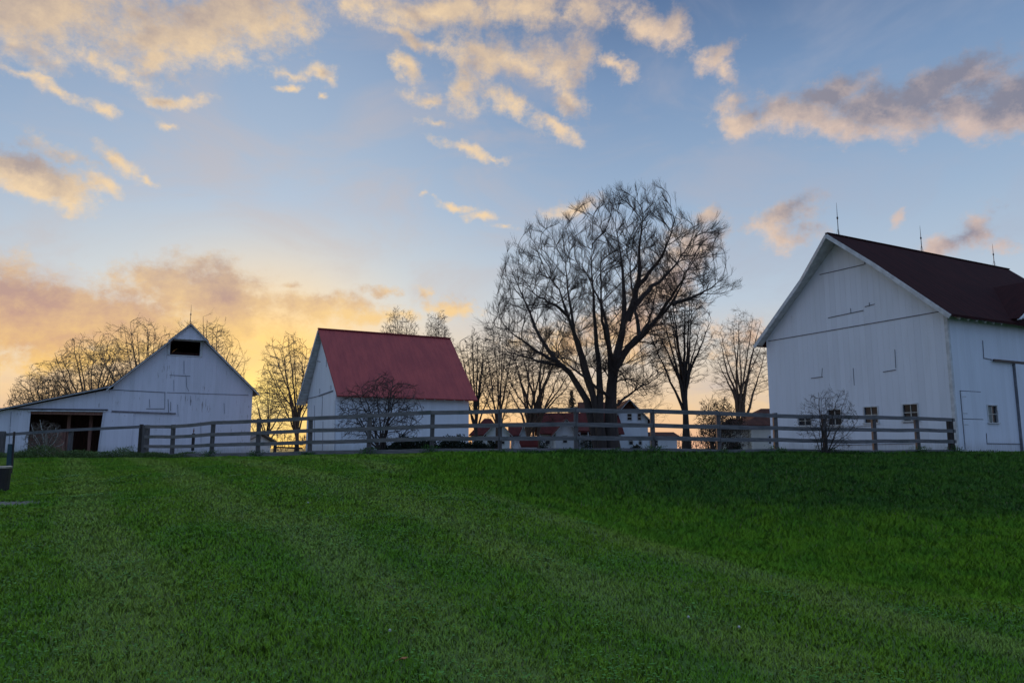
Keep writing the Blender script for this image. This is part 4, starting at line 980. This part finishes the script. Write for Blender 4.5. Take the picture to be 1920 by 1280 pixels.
# ---- the big maple
Yt = 57.
big = [ # (points px,py,depth offset), base radius m
 ([(1150,856,0),(1142,762,0),(1150,676,.2),(1176,590,.3),(1167,545,.5),(1170,489,1.),(1157,432,1.6),(1153,372,2)], .82),
 ([(1176,592,.3),(1187,564,0),(1199,507,-.6),(1201,432,-1.4),(1208,352,-2)], .42),
 ([(1193,530,-.3),(1240,470,-1.4),(1262,414,-2.4),(1272,358,-3.2)], .26),
 ([(1187,566,0),(1217,530,1),(1255,500,2.2),(1292,447,3.4),(1318,415,4)], .30),
 ([(1148,690,.1),(1165,657,.4),(1199,627,.2),(1236,582,-.6),(1262,560,-1),(1292,489,-2),(1306,450,-3)], .46),
 ([(1262,561,-1),(1311,541,-1.4),(1341,522,-2),(1366,500,-2.4)], .22),
 ([(1130,856,-.3),(1125,751,-.9),(1124,695,-1),(1120,639,-1.4),(1109,582,-2),(1116,545,-2.6),(1109,481,-3),(1105,392,-3.6)], .52),
 ([(1146,700,.2),(1142,640,.9),(1138,600,1.4),(1124,552,2),(1100,500,2.8),(1075,455,3.4)], .34),
 ([(1126,820,-.2),(1118,760,-.9),(1105,702,-1.2),(1090,650,-1.8),(1067,582,-2.4),(1045,530,-2.8),(1019,485,-3.2),(994,432,-3.6)], .44),
 ([(1122,790,.3),(1104,715,.7),(1090,676,1),(1079,631,1.6),(1064,530,2.4),(1060,470,3),(1054,412,3.6)], .40),
 ([(1122,840,.1),(1102,752,.5),(1090,712,.8),(1045,672,1.6),(1011,631,2.2),(992,575,3),(974,530,3.4),(955,485,4),(946,448,4.4)], .50),
 ([(1047,674,1.6),(1004,650,1),(955,612,.2),(926,575,-.6)], .22),
 ([(1060,683,1.4),(1005,668,2.6),(950,652,3.8),(915,622,5)], .20),
 ([(1067,584,-2.4),(1040,560,-3.4),(1000,540,-4.4),(962,505,-5)], .18),
 ([(1199,628,.2),(1190,560,3),(1180,480,5),(1195,400,6)], .24),
 ([(1150,676,.2),(1130,600,-3),(1125,500,-5),(1135,420,-6.5)], .26),
 ([(1165,657,.4),(1215,600,3.5),(1230,540,6),(1235,470,7)], .24),
 ([(1236,582,-.6),(1275,520,-3.5),(1300,470,-5.5),(1330,440,-6.5)], .20),
 ([(1148,760,.2),(1195,725,2),(1235,700,3),(1268,668,4)], .15),
 ([(1142,740,-.2),(1080,690,-4),(1020,640,-6),(975,600,-7)], .18),
]
tg = TreeGen(11); LP, LRR = [], []
for pts, r0 in big:
    p = smooth_poly([P(a_, 856 - (856 - b_) * .965, Yt + c_) for a_, b_, c_ in pts], 16)[:14]; LP.append(p)
    tt = np.linspace(0, 1, 14); LRR.append(np.maximum(r0 * (1 - tt * .93) ** 1.25 * .74 + .01, .018))
LP = np.array(LP); LRR = np.array(LRR); LRR[0, 0] *= 1.1
LP[1:, 1:] += tg.r.normal(size=LP[1:, 1:].shape) * .045
crown_px = np.array([(1010,706),(960,690),(922,640),(916,590),(930,545),(934,500),(958,463),(985,428),(1020,412),(1058,412),(1084,380),(1110,368),(1140,348),(1175,343),(1215,337),(1258,350),(1276,395),(1292,414),(1338,405),(1352,450),(1370,498),(1366,548),(1330,560),(1296,600),(1262,640),(1232,668),(1262,690),(1240,720),(1200,742),(1165,720),(1120,700)], float)
crown_px[:, 1] = 856 - (856 - crown_px[:, 1]) * .955
def in_poly(x, y, pg):
    ins = np.zeros(len(x), bool); j = len(pg) - 1
    for i in range(len(pg)):
        c_ = ((pg[i, 1] > y) != (pg[j, 1] > y)) & (x < (pg[j, 0] - pg[i, 0]) * (y - pg[i, 1]) / (pg[j, 1] - pg[i, 1] + 1e-9) + pg[i, 0]); ins ^= c_; j = i
    return ins
def edge_dist(x, y, pg):
    d = np.full(len(x), 1e9)
    for i in range(len(pg)):
        a_, b_ = pg[i - 1], pg[i]; ab_ = b_ - a_; t_ = np.clip(((x - a_[0]) * ab_[0] + (y - a_[1]) * ab_[1]) / (ab_ @ ab_), 0, 1)
        d = np.minimum(d, np.hypot(x - a_[0] - t_ * ab_[0], y - a_[1] - t_ * ab_[1]))
    return d
xs = tg.r.uniform(905, 1380, 26000); ys = tg.r.uniform(330, 750, 26000); k_ = in_poly(xs, ys, crown_px); xs, ys = xs[k_], ys[k_]
ed = edge_dist(xs, ys, crown_px); dz = tg.r.uniform(-1, 1, len(xs)) * 7.5 * np.minimum(1, ed / 130) ** .5
keep_ = tg.r.random(len(xs)) < .22 + .6 * np.abs(dz) / 7.5 + .4 * (ed < 45); xs, ys, dz = xs[keep_][:11000], ys[keep_][:11000], dz[keep_][:11000]
ATT = np.array([P(a_, b_, Yt + c_) for a_, b_, c_ in zip(xs, ys, dz)])
init = LP[:, 4:].reshape(-1, 3)
ndl = np.concatenate([np.linalg.norm(a_[:, None] - init[None], axis=2).min(1) for a_ in np.array_split(ATT, 10)])
ATT = ATT[tg.r.random(len(ATT)) < np.clip(1.25 - ndl / 2.6, .15, 1)]
ch = grow(init, ATT, .38, 5.0, .55, .34, tg.r, .0095, root=P(1140, 760, Yt), outb=.6, pers=.95)
gc = group_chains(ch, .07)
tips = np.array([c_[0][-1] for c_ in ch]); tdir = np.array([c_[0][-1] - c_[0][-2] for c_ in ch])
seg = np.stack([tips - tdir, tips - tdir * .5, tips], 1); sr = np.full((len(seg), 3), .009)
t1_, q1_ = tg.spawn(seg, sr, 3, .1, 1., 19, 3.2, 5, .17, .06, .0072, .95, maxlen=2.2, minlen=.9)
t2_, q2_ = tg.spawn(t1_, q1_, 2, .1, .7, 24, .7, 4, .16, .07, .0058, .9, maxlen=1.0, minlen=.5)
finish_tree('maple_tree', (P(1140, 852, Yt)[0], Yt, 1.0), None, [(LP, LRR, 9)], [(p_, r_, 4 if n_ < 12 else 5) for n_, (p_, r_) in gc.items()] + [(t1_, q1_, 3), (t2_, q2_, 3)],
            'huge bare many-limbed tree, the largest, rising in front of the farmhouses')
# ---- generic bare tree
def bare_tree(name, label, px, ybase, xl, xr, yt, Y, nl, fork, seed, r0=.35, n1=11, n2=7, n3=5, mt=None, mc=None, group=None, spread_y=.5, stems=1, lean=0, buds=0, bud_m=None, budsize=.05, tw=.010, crown_base=None, upb=.10, ang=32, base_z=None, dens_=42):
    tg = TreeGen(seed); r = tg.r
    B = P(px, ybase, Y); B[2] = GZ(B[0], B[1]) - .15 if base_z is None else base_z
    T = P((xl + xr) / 2, yt, Y); top = T[2]; Lx = P(xl, yt, Y)[0]; Rx = P(xr, yt, Y)[0]; cx = (Lx + Rx) / 2; hw_ = (Rx - Lx) / 2
    fz = B[2] + (top - B[2]) * fork
    limbs, rads = [], []; n = 12
    cb = fork if crown_base is None else crown_base
    for k in range(nl):
        u_ = (k + .5) / nl * 2 - 1 + r.uniform(-.12, .12); yy = r.uniform(-1, 1) * hw_ * spread_y
        ex = cx + hw_ * u_ * .86; zz = B[2] + (top - B[2]) * (cb + (1 - cb) * (1 - abs(u_) ** 2.2 * .62) * r.uniform(.80, .94))
        st = k % stems; sx = (st - (stems - 1) / 2) * r0 * .9
        h0 = B[2] + (fz - B[2]) * (r.uniform(.4, 1.0) if fork > .15 else r.uniform(0, .6))
        p0 = np.array([B[0] + sx * (1 + .4 * (h0 - B[2]) / max(fz - B[2], .01)) + lean * .4 * (h0 - B[2]) / max(fz - B[2], .01), B[1], h0])
        p1 = p0 + np.array([(ex - B[0]) * .10, yy * .1, (zz - h0) * .25])
        p2 = np.array([B[0] + (ex - B[0]) * .62, B[1] + yy * .6, h0 + (zz - h0) * .58]); p3 = np.array([ex, B[1] + yy, zz])
        tt = np.linspace(0, 1, n)[:, None]
        a_ = (1 - tt) ** 3 * p0 + 3 * (1 - tt) ** 2 * tt * p1 + 3 * (1 - tt) * tt ** 2 * p2 + tt ** 3 * p3
        a_[2:] += np.cumsum(r.normal(size=(n - 2, 3)) * .04 * hw_ ** .5, axis=0) * .7
        limbs.append(a_); t1 = tt[:, 0]; rads.append(np.maximum(r0 * (.26 + .15 * r.random()) * (1 - t1) ** 1.1 + tw * 1.6, tw * 1.5))
    # main trunk up to the fork
    n0 = n; tt = np.linspace(0, 1, n0)
    for st in range(stems):
        sx = (st - (stems - 1) / 2) * r0 * .9; p = np.stack([B[0] + sx * (1 + tt * .6) + lean * tt * .4, B[1] + 0 * tt, B[2] + (fz - B[2]) * tt * 1.02], -1)
        limbs.append(p); rads.append(r0 / stems ** .5 * (1.15 - .35 * np.minimum(tt * 3, 1) - .45 * tt))
    LPn = np.array(limbs); LRn = np.array(rads); K = nl
    sc_ = hw_
    # crown volume: an uneven dome over the fork
    cb_z = B[2] + (top - B[2]) * (fork * .75 if crown_base is None else crown_base); czm = (top + cb_z) / 2; rz2 = (top - cb_z) / 2
    NA = int(n1 * n2 * dens_); u3 = r.normal(size=(NA, 3)); u3 /= np.linalg.norm(u3, axis=1, keepdims=True); q3 = r.random(NA) ** (1 / 2.6)
    lob = 1 - .30 * np.abs(np.sin(u3[:, 0] * 4 + seed) * np.cos(u3[:, 2] * 3.5 + seed * 2 + u3[:, 1] * 2))
    wz = czm - rz2 * .10
    AT = np.stack([cx + u3[:, 0] * q3 * lob * hw_, B[1] + u3[:, 1] * q3 * lob * hw_ * max(spread_y, .7), wz + u3[:, 2] * q3 * lob * np.where(u3[:, 2] > 0, top - wz, wz - cb_z)], -1)
    vol = 4 / 3 * math.pi * hw_ ** 2 * max(spread_y, .7) * rz2; sp_ = (vol / NA) ** (1 / 3)
    ch = grow(LPn[:K, 2:].reshape(-1, 3), AT, sp_ * .55, sp_ * 9, sp_ * .78, upb * 1.6, r, tw * .95, root=np.array([B[0], B[1], B[2] + (fz - B[2]) * .8]), outb=.6, pers=.45)
    gc = group_chains(ch, r0 * .22)
    tips = np.array([c_[0][-1] for c_ in ch]); tdir = np.array([c_[0][-1] - c_[0][-2] for c_ in ch])
    seg = np.stack([tips - tdir, tips - tdir * .5, tips], 1); c2 = np.concatenate([p_[:, -3:] for p_, _ in gc.values()])
    c3, r3 = tg.spawn(seg, np.full((len(seg), 3), tw * .9), 4, .1, 1., ang * .7, 3.0, 5, upb, .08, tw * .75, .95, maxlen=sp_ * 2.6, minlen=sp_ * 1.1)
    bd = None
    if buds:
        tips = np.concatenate([c3[:, -1], c3[:, 2], c2[:, -1]]); tips = tips[r.permutation(len(tips))[:buds]]; bd = (tips + r.normal(size=tips.shape) * .03, budsize, bud_m or m_bud)
    return finish_tree(name, B, None, [(LPn, LRn, 8)], [(p_, r_, 4) for n_, (p_, r_) in gc.items()] + [(c3, r3, 3)], label, 'tree' if 'tree' in name else 'bush', group, mt or m_bark, mc or m_twig, bd)
g1 = 'bare trees behind the farm'
bare_tree('bare_tree', 'bare tree with forked trunk between the biggest tree and the tall barn', 1288, 852, 1190, 1335, 505, 62, 12, .40, 21, r0=.42, n1=13, n2=7, n3=5, group=g1, spread_y=.7)
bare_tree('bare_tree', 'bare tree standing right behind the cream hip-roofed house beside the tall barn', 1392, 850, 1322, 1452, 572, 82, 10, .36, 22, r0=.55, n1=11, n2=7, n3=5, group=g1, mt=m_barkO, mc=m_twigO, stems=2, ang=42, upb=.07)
bare_tree('bare_tree', 'bare many-stemmed tree directly left of the biggest tree, above the small kennel', 1000, 850, 925, 1098, 598, 70, 17, .22, 23, r0=.40, n1=11, n2=7, n3=5, group=g1, stems=3, mt=m_barkO, mc=m_twig)
bare_tree('bare_tree', 'slender bare tree behind the dark-red farmhouse roof, left of the many-stemmed one', 934, 850, 890, 985, 585, 74, 10, .25, 24, r0=.27, n1=11, n2=7, n3=5, group=g1, stems=2, mt=m_barkO, mc=m_twig)
bare_tree('bare_tree', 'bare tree at the right-hand corner of the small red-roofed barn', 892, 850, 838, 940, 615, 66, 11, .36, 25, r0=.27, n1=11, n2=7, n3=5, group=g1)
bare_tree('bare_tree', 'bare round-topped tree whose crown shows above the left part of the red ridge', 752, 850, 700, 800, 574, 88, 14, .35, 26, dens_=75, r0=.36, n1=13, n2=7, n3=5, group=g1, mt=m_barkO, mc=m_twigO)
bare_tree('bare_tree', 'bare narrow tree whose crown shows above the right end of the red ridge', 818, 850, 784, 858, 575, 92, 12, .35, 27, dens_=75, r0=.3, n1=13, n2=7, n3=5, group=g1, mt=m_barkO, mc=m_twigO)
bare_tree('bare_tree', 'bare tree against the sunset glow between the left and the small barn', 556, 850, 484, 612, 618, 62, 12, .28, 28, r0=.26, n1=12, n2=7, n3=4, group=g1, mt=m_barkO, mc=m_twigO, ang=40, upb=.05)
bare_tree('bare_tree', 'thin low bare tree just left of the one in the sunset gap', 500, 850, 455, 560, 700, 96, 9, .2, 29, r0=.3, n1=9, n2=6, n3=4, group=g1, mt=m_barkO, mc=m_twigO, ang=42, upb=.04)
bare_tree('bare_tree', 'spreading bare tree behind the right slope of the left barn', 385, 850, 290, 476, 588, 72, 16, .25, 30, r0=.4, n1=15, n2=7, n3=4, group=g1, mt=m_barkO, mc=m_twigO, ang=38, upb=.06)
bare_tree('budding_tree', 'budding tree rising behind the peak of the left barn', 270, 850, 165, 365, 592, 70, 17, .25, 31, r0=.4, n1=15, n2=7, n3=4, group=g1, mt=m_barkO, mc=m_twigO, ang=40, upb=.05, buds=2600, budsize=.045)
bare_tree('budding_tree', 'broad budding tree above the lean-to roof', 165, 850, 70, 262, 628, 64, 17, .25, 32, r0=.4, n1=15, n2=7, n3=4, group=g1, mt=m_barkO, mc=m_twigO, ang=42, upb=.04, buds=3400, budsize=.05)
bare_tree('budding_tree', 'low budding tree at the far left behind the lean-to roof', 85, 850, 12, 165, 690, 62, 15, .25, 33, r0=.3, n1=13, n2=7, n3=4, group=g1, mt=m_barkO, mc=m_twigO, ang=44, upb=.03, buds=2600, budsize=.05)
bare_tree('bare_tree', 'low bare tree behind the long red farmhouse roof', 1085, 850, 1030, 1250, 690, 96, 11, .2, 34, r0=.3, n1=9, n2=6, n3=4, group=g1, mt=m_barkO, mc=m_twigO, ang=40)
# small trees and bushes close to the fence
bare_tree('crabapple_tree', 'small low bare tree with spreading crown in front of the red-roofed barn', 716, 850, 632, 800, 694, 34.5, 11, .14, 41, r0=.13, n1=10, n2=6, n3=4, stems=3, ang=46, upb=.01, tw=.0075, spread_y=.8, crown_base=.05)
bare_tree('sapling_tree', 'thin sapling with sparse small leaves in front of the tall barn gable', 1547, 852, 1490, 1610, 728, 25.3, 13, .08, 42, r0=.05, n1=5, n2=4, n3=3, stems=3, ang=34, upb=.06, tw=.0035, spread_y=.8, buds=900, bud_m=m_leafdark, budsize=.022)
bare_tree('budding_bush', 'budding bush rising behind the hipped house roof on its left side', 1335, 850, 1296, 1395, 742, 60, 12, .1, 43, r0=.12, n1=10, n2=6, n3=4, stems=3, ang=36, upb=.05, tw=.012, buds=1800, bud_m=m_leafdark, budsize=.06)
bare_tree('leafy_bush', 'dark leafy bush behind the fence in front of the cream house', 1352, 852, 1305, 1405, 778, 30, 13, .08, 44, r0=.06, n1=7, n2=5, n3=4, stems=3, ang=38, upb=.03, tw=.0035, buds=1500, bud_m=m_leafdark, budsize=.026)
bare_tree('twiggy_bush', 'pale leafless bush in front of the dark lean-to opening', 84, 862, 48, 122, 788, 32.5, 11, .06, 45, r0=.035, n1=8, n2=5, n3=3, stems=3, ang=38, upb=.05, tw=.005, mt=m_sash, mc=simple('pale_twigs', (.16, .13, .10)))

# ------------------------------------------------------------------ leafy clumps
def leaf_clump(name, label, cat, x, y, z, rx, ry, rz_, nleaf, size, m, group=None, seed=1, kind=None, stems=True):
    r = np.random.default_rng(seed); root = empty(name, (x, y, z), 0, label, cat, group) if kind is None else None
    u_ = r.normal(size=(nleaf, 3)); u_ /= np.linalg.norm(u_, axis=1, keepdims=True); rad = r.random(nleaf) ** .45 * (1 + .22 * np.sin(u_[:, 0] * 5 + seed) * np.cos(u_[:, 2] * 6 + u_[:, 1] * 4))
    p = u_ * rad[:, None] * [rx, ry, rz_]; p[:, 2] = np.abs(p[:, 2])
    a = r.normal(size=(nleaf, 3)); a /= np.linalg.norm(a, axis=1, keepdims=True); b = np.cross(a, r.normal(size=(nleaf, 3))); b /= np.linalg.norm(b, axis=1, keepdims=True)
    s_ = (size * r.uniform(.5, 1.5, nleaf))[:, None]
    v = np.stack([p, p + a * s_ + b * s_ * .45, p + a * s_ * 2, p + a * s_ - b * s_ * .45], 1).reshape(-1, 3)
    o = raw_mesh('foliage', v, np.arange(nleaf * 4).reshape(nleaf, 4), m, root)
    if stems:
        mb = MB()
        for k in range(7):
            aa = r.uniform(0, 6.28); mb.tube([(0, 0, -.1), (rx * .35 * math.cos(aa), ry * .35 * math.sin(aa), rz_ * .45), (rx * .7 * math.cos(aa), ry * .7 * math.sin(aa), rz_ * .85)], [.02, .014, .005], 5)
        mb.build('stem', m_bark, root)
    return root
shr = [(764, 822, 30, 34.2, 'dark shrub at the foot of the small barn, nearest its crabapple tree'), (800, 824, 22, 34.0, 'dark shrub between two others by the small barn, left of the whitish gap'), (848, 820, 33, 34.6, 'largest dark shrub by the right corner of the small barn'), (893, 830, 24, 36.0, 'dark shrub just beyond the right corner of the small barn'), (738, 836, 16, 33.8, 'lowest dark shrub, beside the grey boulder')]
for i, (px, yt, hwp, Y, lb) in enumerate(shr):
    q_ = P(px, 850, Y); g_ = GZ(q_[0], Y); hh = P(px, yt, Y)[2] - g_
    leaf_clump('shrub', lb, 'shrub', q_[0], Y, g_, hwp / 1384 * Y * 1.1, .5, hh * 1.12, 6000, .045, m_leafdark, 'dark shrubs by the small barn', 60 + i)
for i, (px, yt, hwp, Y, lb) in enumerate([(1105, 818, 26, 77, 'dark evergreen shrub under the farmhouse porch roof'), (1012, 820, 20, 76, 'dark shrub between the kennel and the front gable of the farmhouse'), (1192, 836, 10, 50, 'small round dark shrub before the two-storey farmhouse'), (1378, 822, 14, 60, 'rounded dark shrub against the cream house wall'), (925, 823, 14, 70, 'dark shrub before the low dark-red-roofed house')]):
    q_ = P(px, 850, Y); g_ = GZ(q_[0], Y); hh = max(P(px, yt, Y)[2] - g_, .4)
    leaf_clump('shrub', lb, 'shrub', q_[0], Y, g_, hwp / 1384 * Y, 1.0, hh, 1800, .07, m_leafdark, 'dark shrubs by the farmhouses', 80 + i)
# narrow evergreen
q_ = P(1073, 850, 100.); g_ = GZ(q_[0], 100.); hh = P(1073, 733, 100.)[2] - g_
cr = empty('evergreen_tree', (q_[0], 100., g_), 0, 'narrow pointed evergreen above the red farmhouse roof', 'tree')
r = np.random.default_rng(4); nL = 2600; tz = r.random(nL) ** .8; aa = r.uniform(0, 6.28, nL); rr = .85 * (1 - tz) ** .6 * r.random(nL) ** .3
p = np.stack([rr * np.cos(aa), rr * np.sin(aa), tz * hh], -1); a = r.normal(size=(nL, 3)) * .1; b = r.normal(size=(nL, 3)) * .07
raw_mesh('crown', np.stack([p, p + a, p + a + b, p + b], 1).reshape(-1, 3), np.arange(nL * 4).reshape(nL, 4), m_leafdark, cr)
mb = MB(); mb.tube([(0, 0, -.2), (0, 0, hh * .9)], [.14, .03], 6); mb.build('trunk', m_bark, cr)
# boulder
q_ = P(692, 850, 34.); g_ = GZ(q_[0], 34.); r = np.random.default_rng(2)
mb = MB(); NB, NA = 7, 12; ringv = []
for i in range(NB):
    ph = i / (NB - 1) * math.pi / 2; ringv.append([(.30 * math.cos(ph) * math.cos(j * 2 * math.pi / NA) * (1 + .1 * math.sin(j * 2.3)), .28 * math.cos(ph) * math.sin(j * 2 * math.pi / NA), .45 * math.sin(ph) * (1 + .06 * math.sin(j * 1.7)) - (.1 if i == 0 else 0)) for j in range(NA)])
for i in range(NB - 1):
    for j in range(NA): mb.poly([ringv[i][j], ringv[i][(j + 1) % NA], ringv[i + 1][(j + 1) % NA], ringv[i + 1][j]])
bo = mb.build('boulder', simple('grey_stone', (.12, .12, .13), .9, (.06, .06, .065), 5, .5), None, True); bo.location = (q_[0], 34., g_); tag(bo, 'rounded dark grey boulder behind the fence, left of the small barn shrubs', 'boulder')

# weeds along the left fence, tufts at post feet
def weed_strip(name, label, pts, n, size, hmax, m, seed):
    r = np.random.default_rng(seed); P_ = []
    for (x0, y0), (x1, y1), hm in pts:
        k = int(n * math.hypot(x1 - x0, y1 - y0)); t_ = r.random(k); x = x0 + (x1 - x0) * t_ + r.normal(size=k) * .12; y = y0 + (y1 - y0) * t_ + r.normal(size=k) * .22
        env = (.45 + .55 * np.abs(np.sin(x * 1.9 + 1) * np.cos(x * .8))) * hm; z = H(x, y) + r.random(k) ** 1.3 * env; P_.append(np.stack([x, y, z], -1))
    p = np.concatenate(P_); k = len(p); a = r.normal(size=(k, 3)) * [.6, .6, 1]; a[:, 2] = np.abs(a[:, 2]); a /= np.linalg.norm(a, axis=1, keepdims=True); b = np.cross(a, r.normal(size=(k, 3))); b /= np.linalg.norm(b, axis=1, keepdims=True)
    s_ = (size * r.uniform(.5, 1.5, k))[:, None]
    o = raw_mesh(name, np.stack([p, p + a * s_ + b * s_ * .3, p + a * s_ * 2.2, p + a * s_ - b * s_ * .3], 1).reshape(-1, 3), np.arange(k * 4).reshape(k, 4), m)
    tag(o, label, 'weeds', kind='stuff'); return o
weed_strip('weeds', 'rough yellow-green weeds along the foot of the older fence by the lean-to', [((-22.5, 29.6), (-19.5, 30.3), .30), ((-20.5, 30.6), (-16.2, 31.4), .50), ((-16.2, 31.2), (-12.6, 29.2), .26)], 2300, .03, .5, m_leafweed, 9)
weed_strip('weeds', 'short ragged weeds along the foundation of the tall barn side wall', [((18.7, 30.3), (27.5, 35.0), .14), ((14.2, 38.6), (18.3, 30.4), .12)], 260, .03, .3, m_leafweed, 19)
r = np.random.default_rng(51); K_ = 130; cy_ = (4.0 ** .9 + r.random(K_) * (20 ** .9 - 4.0 ** .9)) ** (1 / .9); cx_ = (r.random(K_) * 2 - 1) * cy_ * .72; per = 70
px_ = np.repeat(cx_, per) + r.normal(size=K_ * per) * np.repeat(.10 + .22 * r.random(K_), per); py_ = np.repeat(cy_, per) + r.normal(size=K_ * per) * np.repeat(.10 + .2 * r.random(K_), per)
p = np.stack([px_, py_, H(px_, py_) + .030 + .025 * r.random(K_ * per)], -1); aa = r.random(K_ * per) * 6.283; sz = (.006 + .0009 * py_) * (.7 + .6 * r.random(K_ * per))
v_ = np.stack([p + np.stack([np.cos(aa + j * math.pi / 3) * sz, np.sin(aa + j * math.pi / 3) * sz, r.normal(size=len(sz)) * .002], -1) for j in range(6)], 1).reshape(-1, 3)
cl_ = raw_mesh('clover', v_, np.arange(K_ * per * 6).reshape(-1, 6), simple('clover_leaf', (.12, .28, .05), .7, (.07, .20, .03), 3, spec=.1)); tag(cl_, 'patches of small round clover leaves scattered through the lawn', 'clover', kind='stuff')
tufts = []
for i, (x, y) in enumerate(FENCE[2:]):
    tufts.append(((x - .16, y - .14), (x + .18, y - .06), .18 + .09 * (i % 3)))
tufts += [((1.5, 22.6), (3.2, 22.6), .16), ((11.0, 25.6), (13.0, 26.5), .10), ((.3, 22.7), (1.7, 22.6), .12)]
weed_strip('tall_grass', 'tufts of taller dark grass round the feet of the fence posts', tufts, 1300, .03, .3, simple('post_grass', (.06, .14, .03), .8, (.03, .07, .02), 4, spec=.1), 10)
# distant woods closing the horizon
r = np.random.default_rng(77); N = 26000; ang_ = r.uniform(-math.radians(60), math.radians(60), N); dist = r.uniform(230, 300, N)
x, y = np.sin(ang_) * dist, np.cos(ang_) * dist; topz = 5.5 + 1.6 * np.sin(ang_ * 23) + 1.1 * np.sin(ang_ * 61 + 1) + .7 * np.sin(ang_ * 140)
z = H(x, y) + r.random(N) ** .8 * topz
p = np.stack([x, y, z], -1); a = r.normal(size=(N, 3)) * .28; a[:, 2] = np.abs(a[:, 2]) * 3; b = r.normal(size=(N, 3)) * .16
wd = raw_mesh('distant_woods', np.stack([p, p + b, p + a + b * .3, p + a], 1).reshape(-1, 3), np.arange(N * 4).reshape(N, 4), m_woodpile)
tag(wd, 'low reddish-brown leafless woods along the far horizon', 'woods', kind='stuff')
# fallen leaf and flecks in the lawn
def on_lawn(px, py):
    d = ray(px, py); t_ = 3.0
    while t_ < 60:
        p = EYE + d * t_
        if p[2] < H(p[0], p[1]) + .02: return p
        t_ += .01
    return EYE + d * 8
q_ = on_lawn(757, 1241); mb = MB()
lf = [(-.028, -.005, .0), (-.012, .014, .008), (.012, .016, .004), (.032, .0, .012), (.010, -.016, .002), (-.012, -.014, .006)]
mb.poly([(a_ * 1.0, b_, c_ + .045) for a_, b_, c_ in lf]); mb.poly([(a_, b_, c_ + .042) for a_, b_, c_ in lf][::-1]); mb.tube([(-.028, -.005, .044), (-.06, -.012, .03)], .0015, 5)
lo = mb.build('fallen_leaf', simple('orange_leaf', (.45, .20, .06), .7, (.3, .12, .04), 40)); lo.location = (q_[0], q_[1], q_[2] - .02); tag(lo, 'single small orange fallen leaf lying in the foreground grass', 'leaf')
m_clock = simple('seed_fluff', (.5, .5, .45)); m_stalk = simple('flower_stalk', (.08, .12, .03))
for (px, py, lb) in ((1385, 1181, 'white seed head in the right foreground grass, biggest pale fleck'), (730, 1188, 'white seed head in the grass a little above the orange leaf'), (577, 945, 'white seed head far up the lawn, left of centre'), (1290, 1162, 'white seed head just left of the biggest pale fleck')):
    q_ = on_lawn(px, py); d_ = empty('seed_head', (q_[0], q_[1], q_[2] - .03), 0, lb, 'flower', 'seed heads in the lawn')
    mb = MB(); mb.tube([(0, 0, -.02), (.004, 0, .05)], .0015, 5); mb.build('stalk', m_stalk, d_)
    mb = MB(); mb.tube([(.004, 0, .045), (.004, 0, .052), (.004, 0, .062), (.004, 0, .070)], [.003, .011, .011, .003], 8); mb.build('head', m_clock, d_, True)
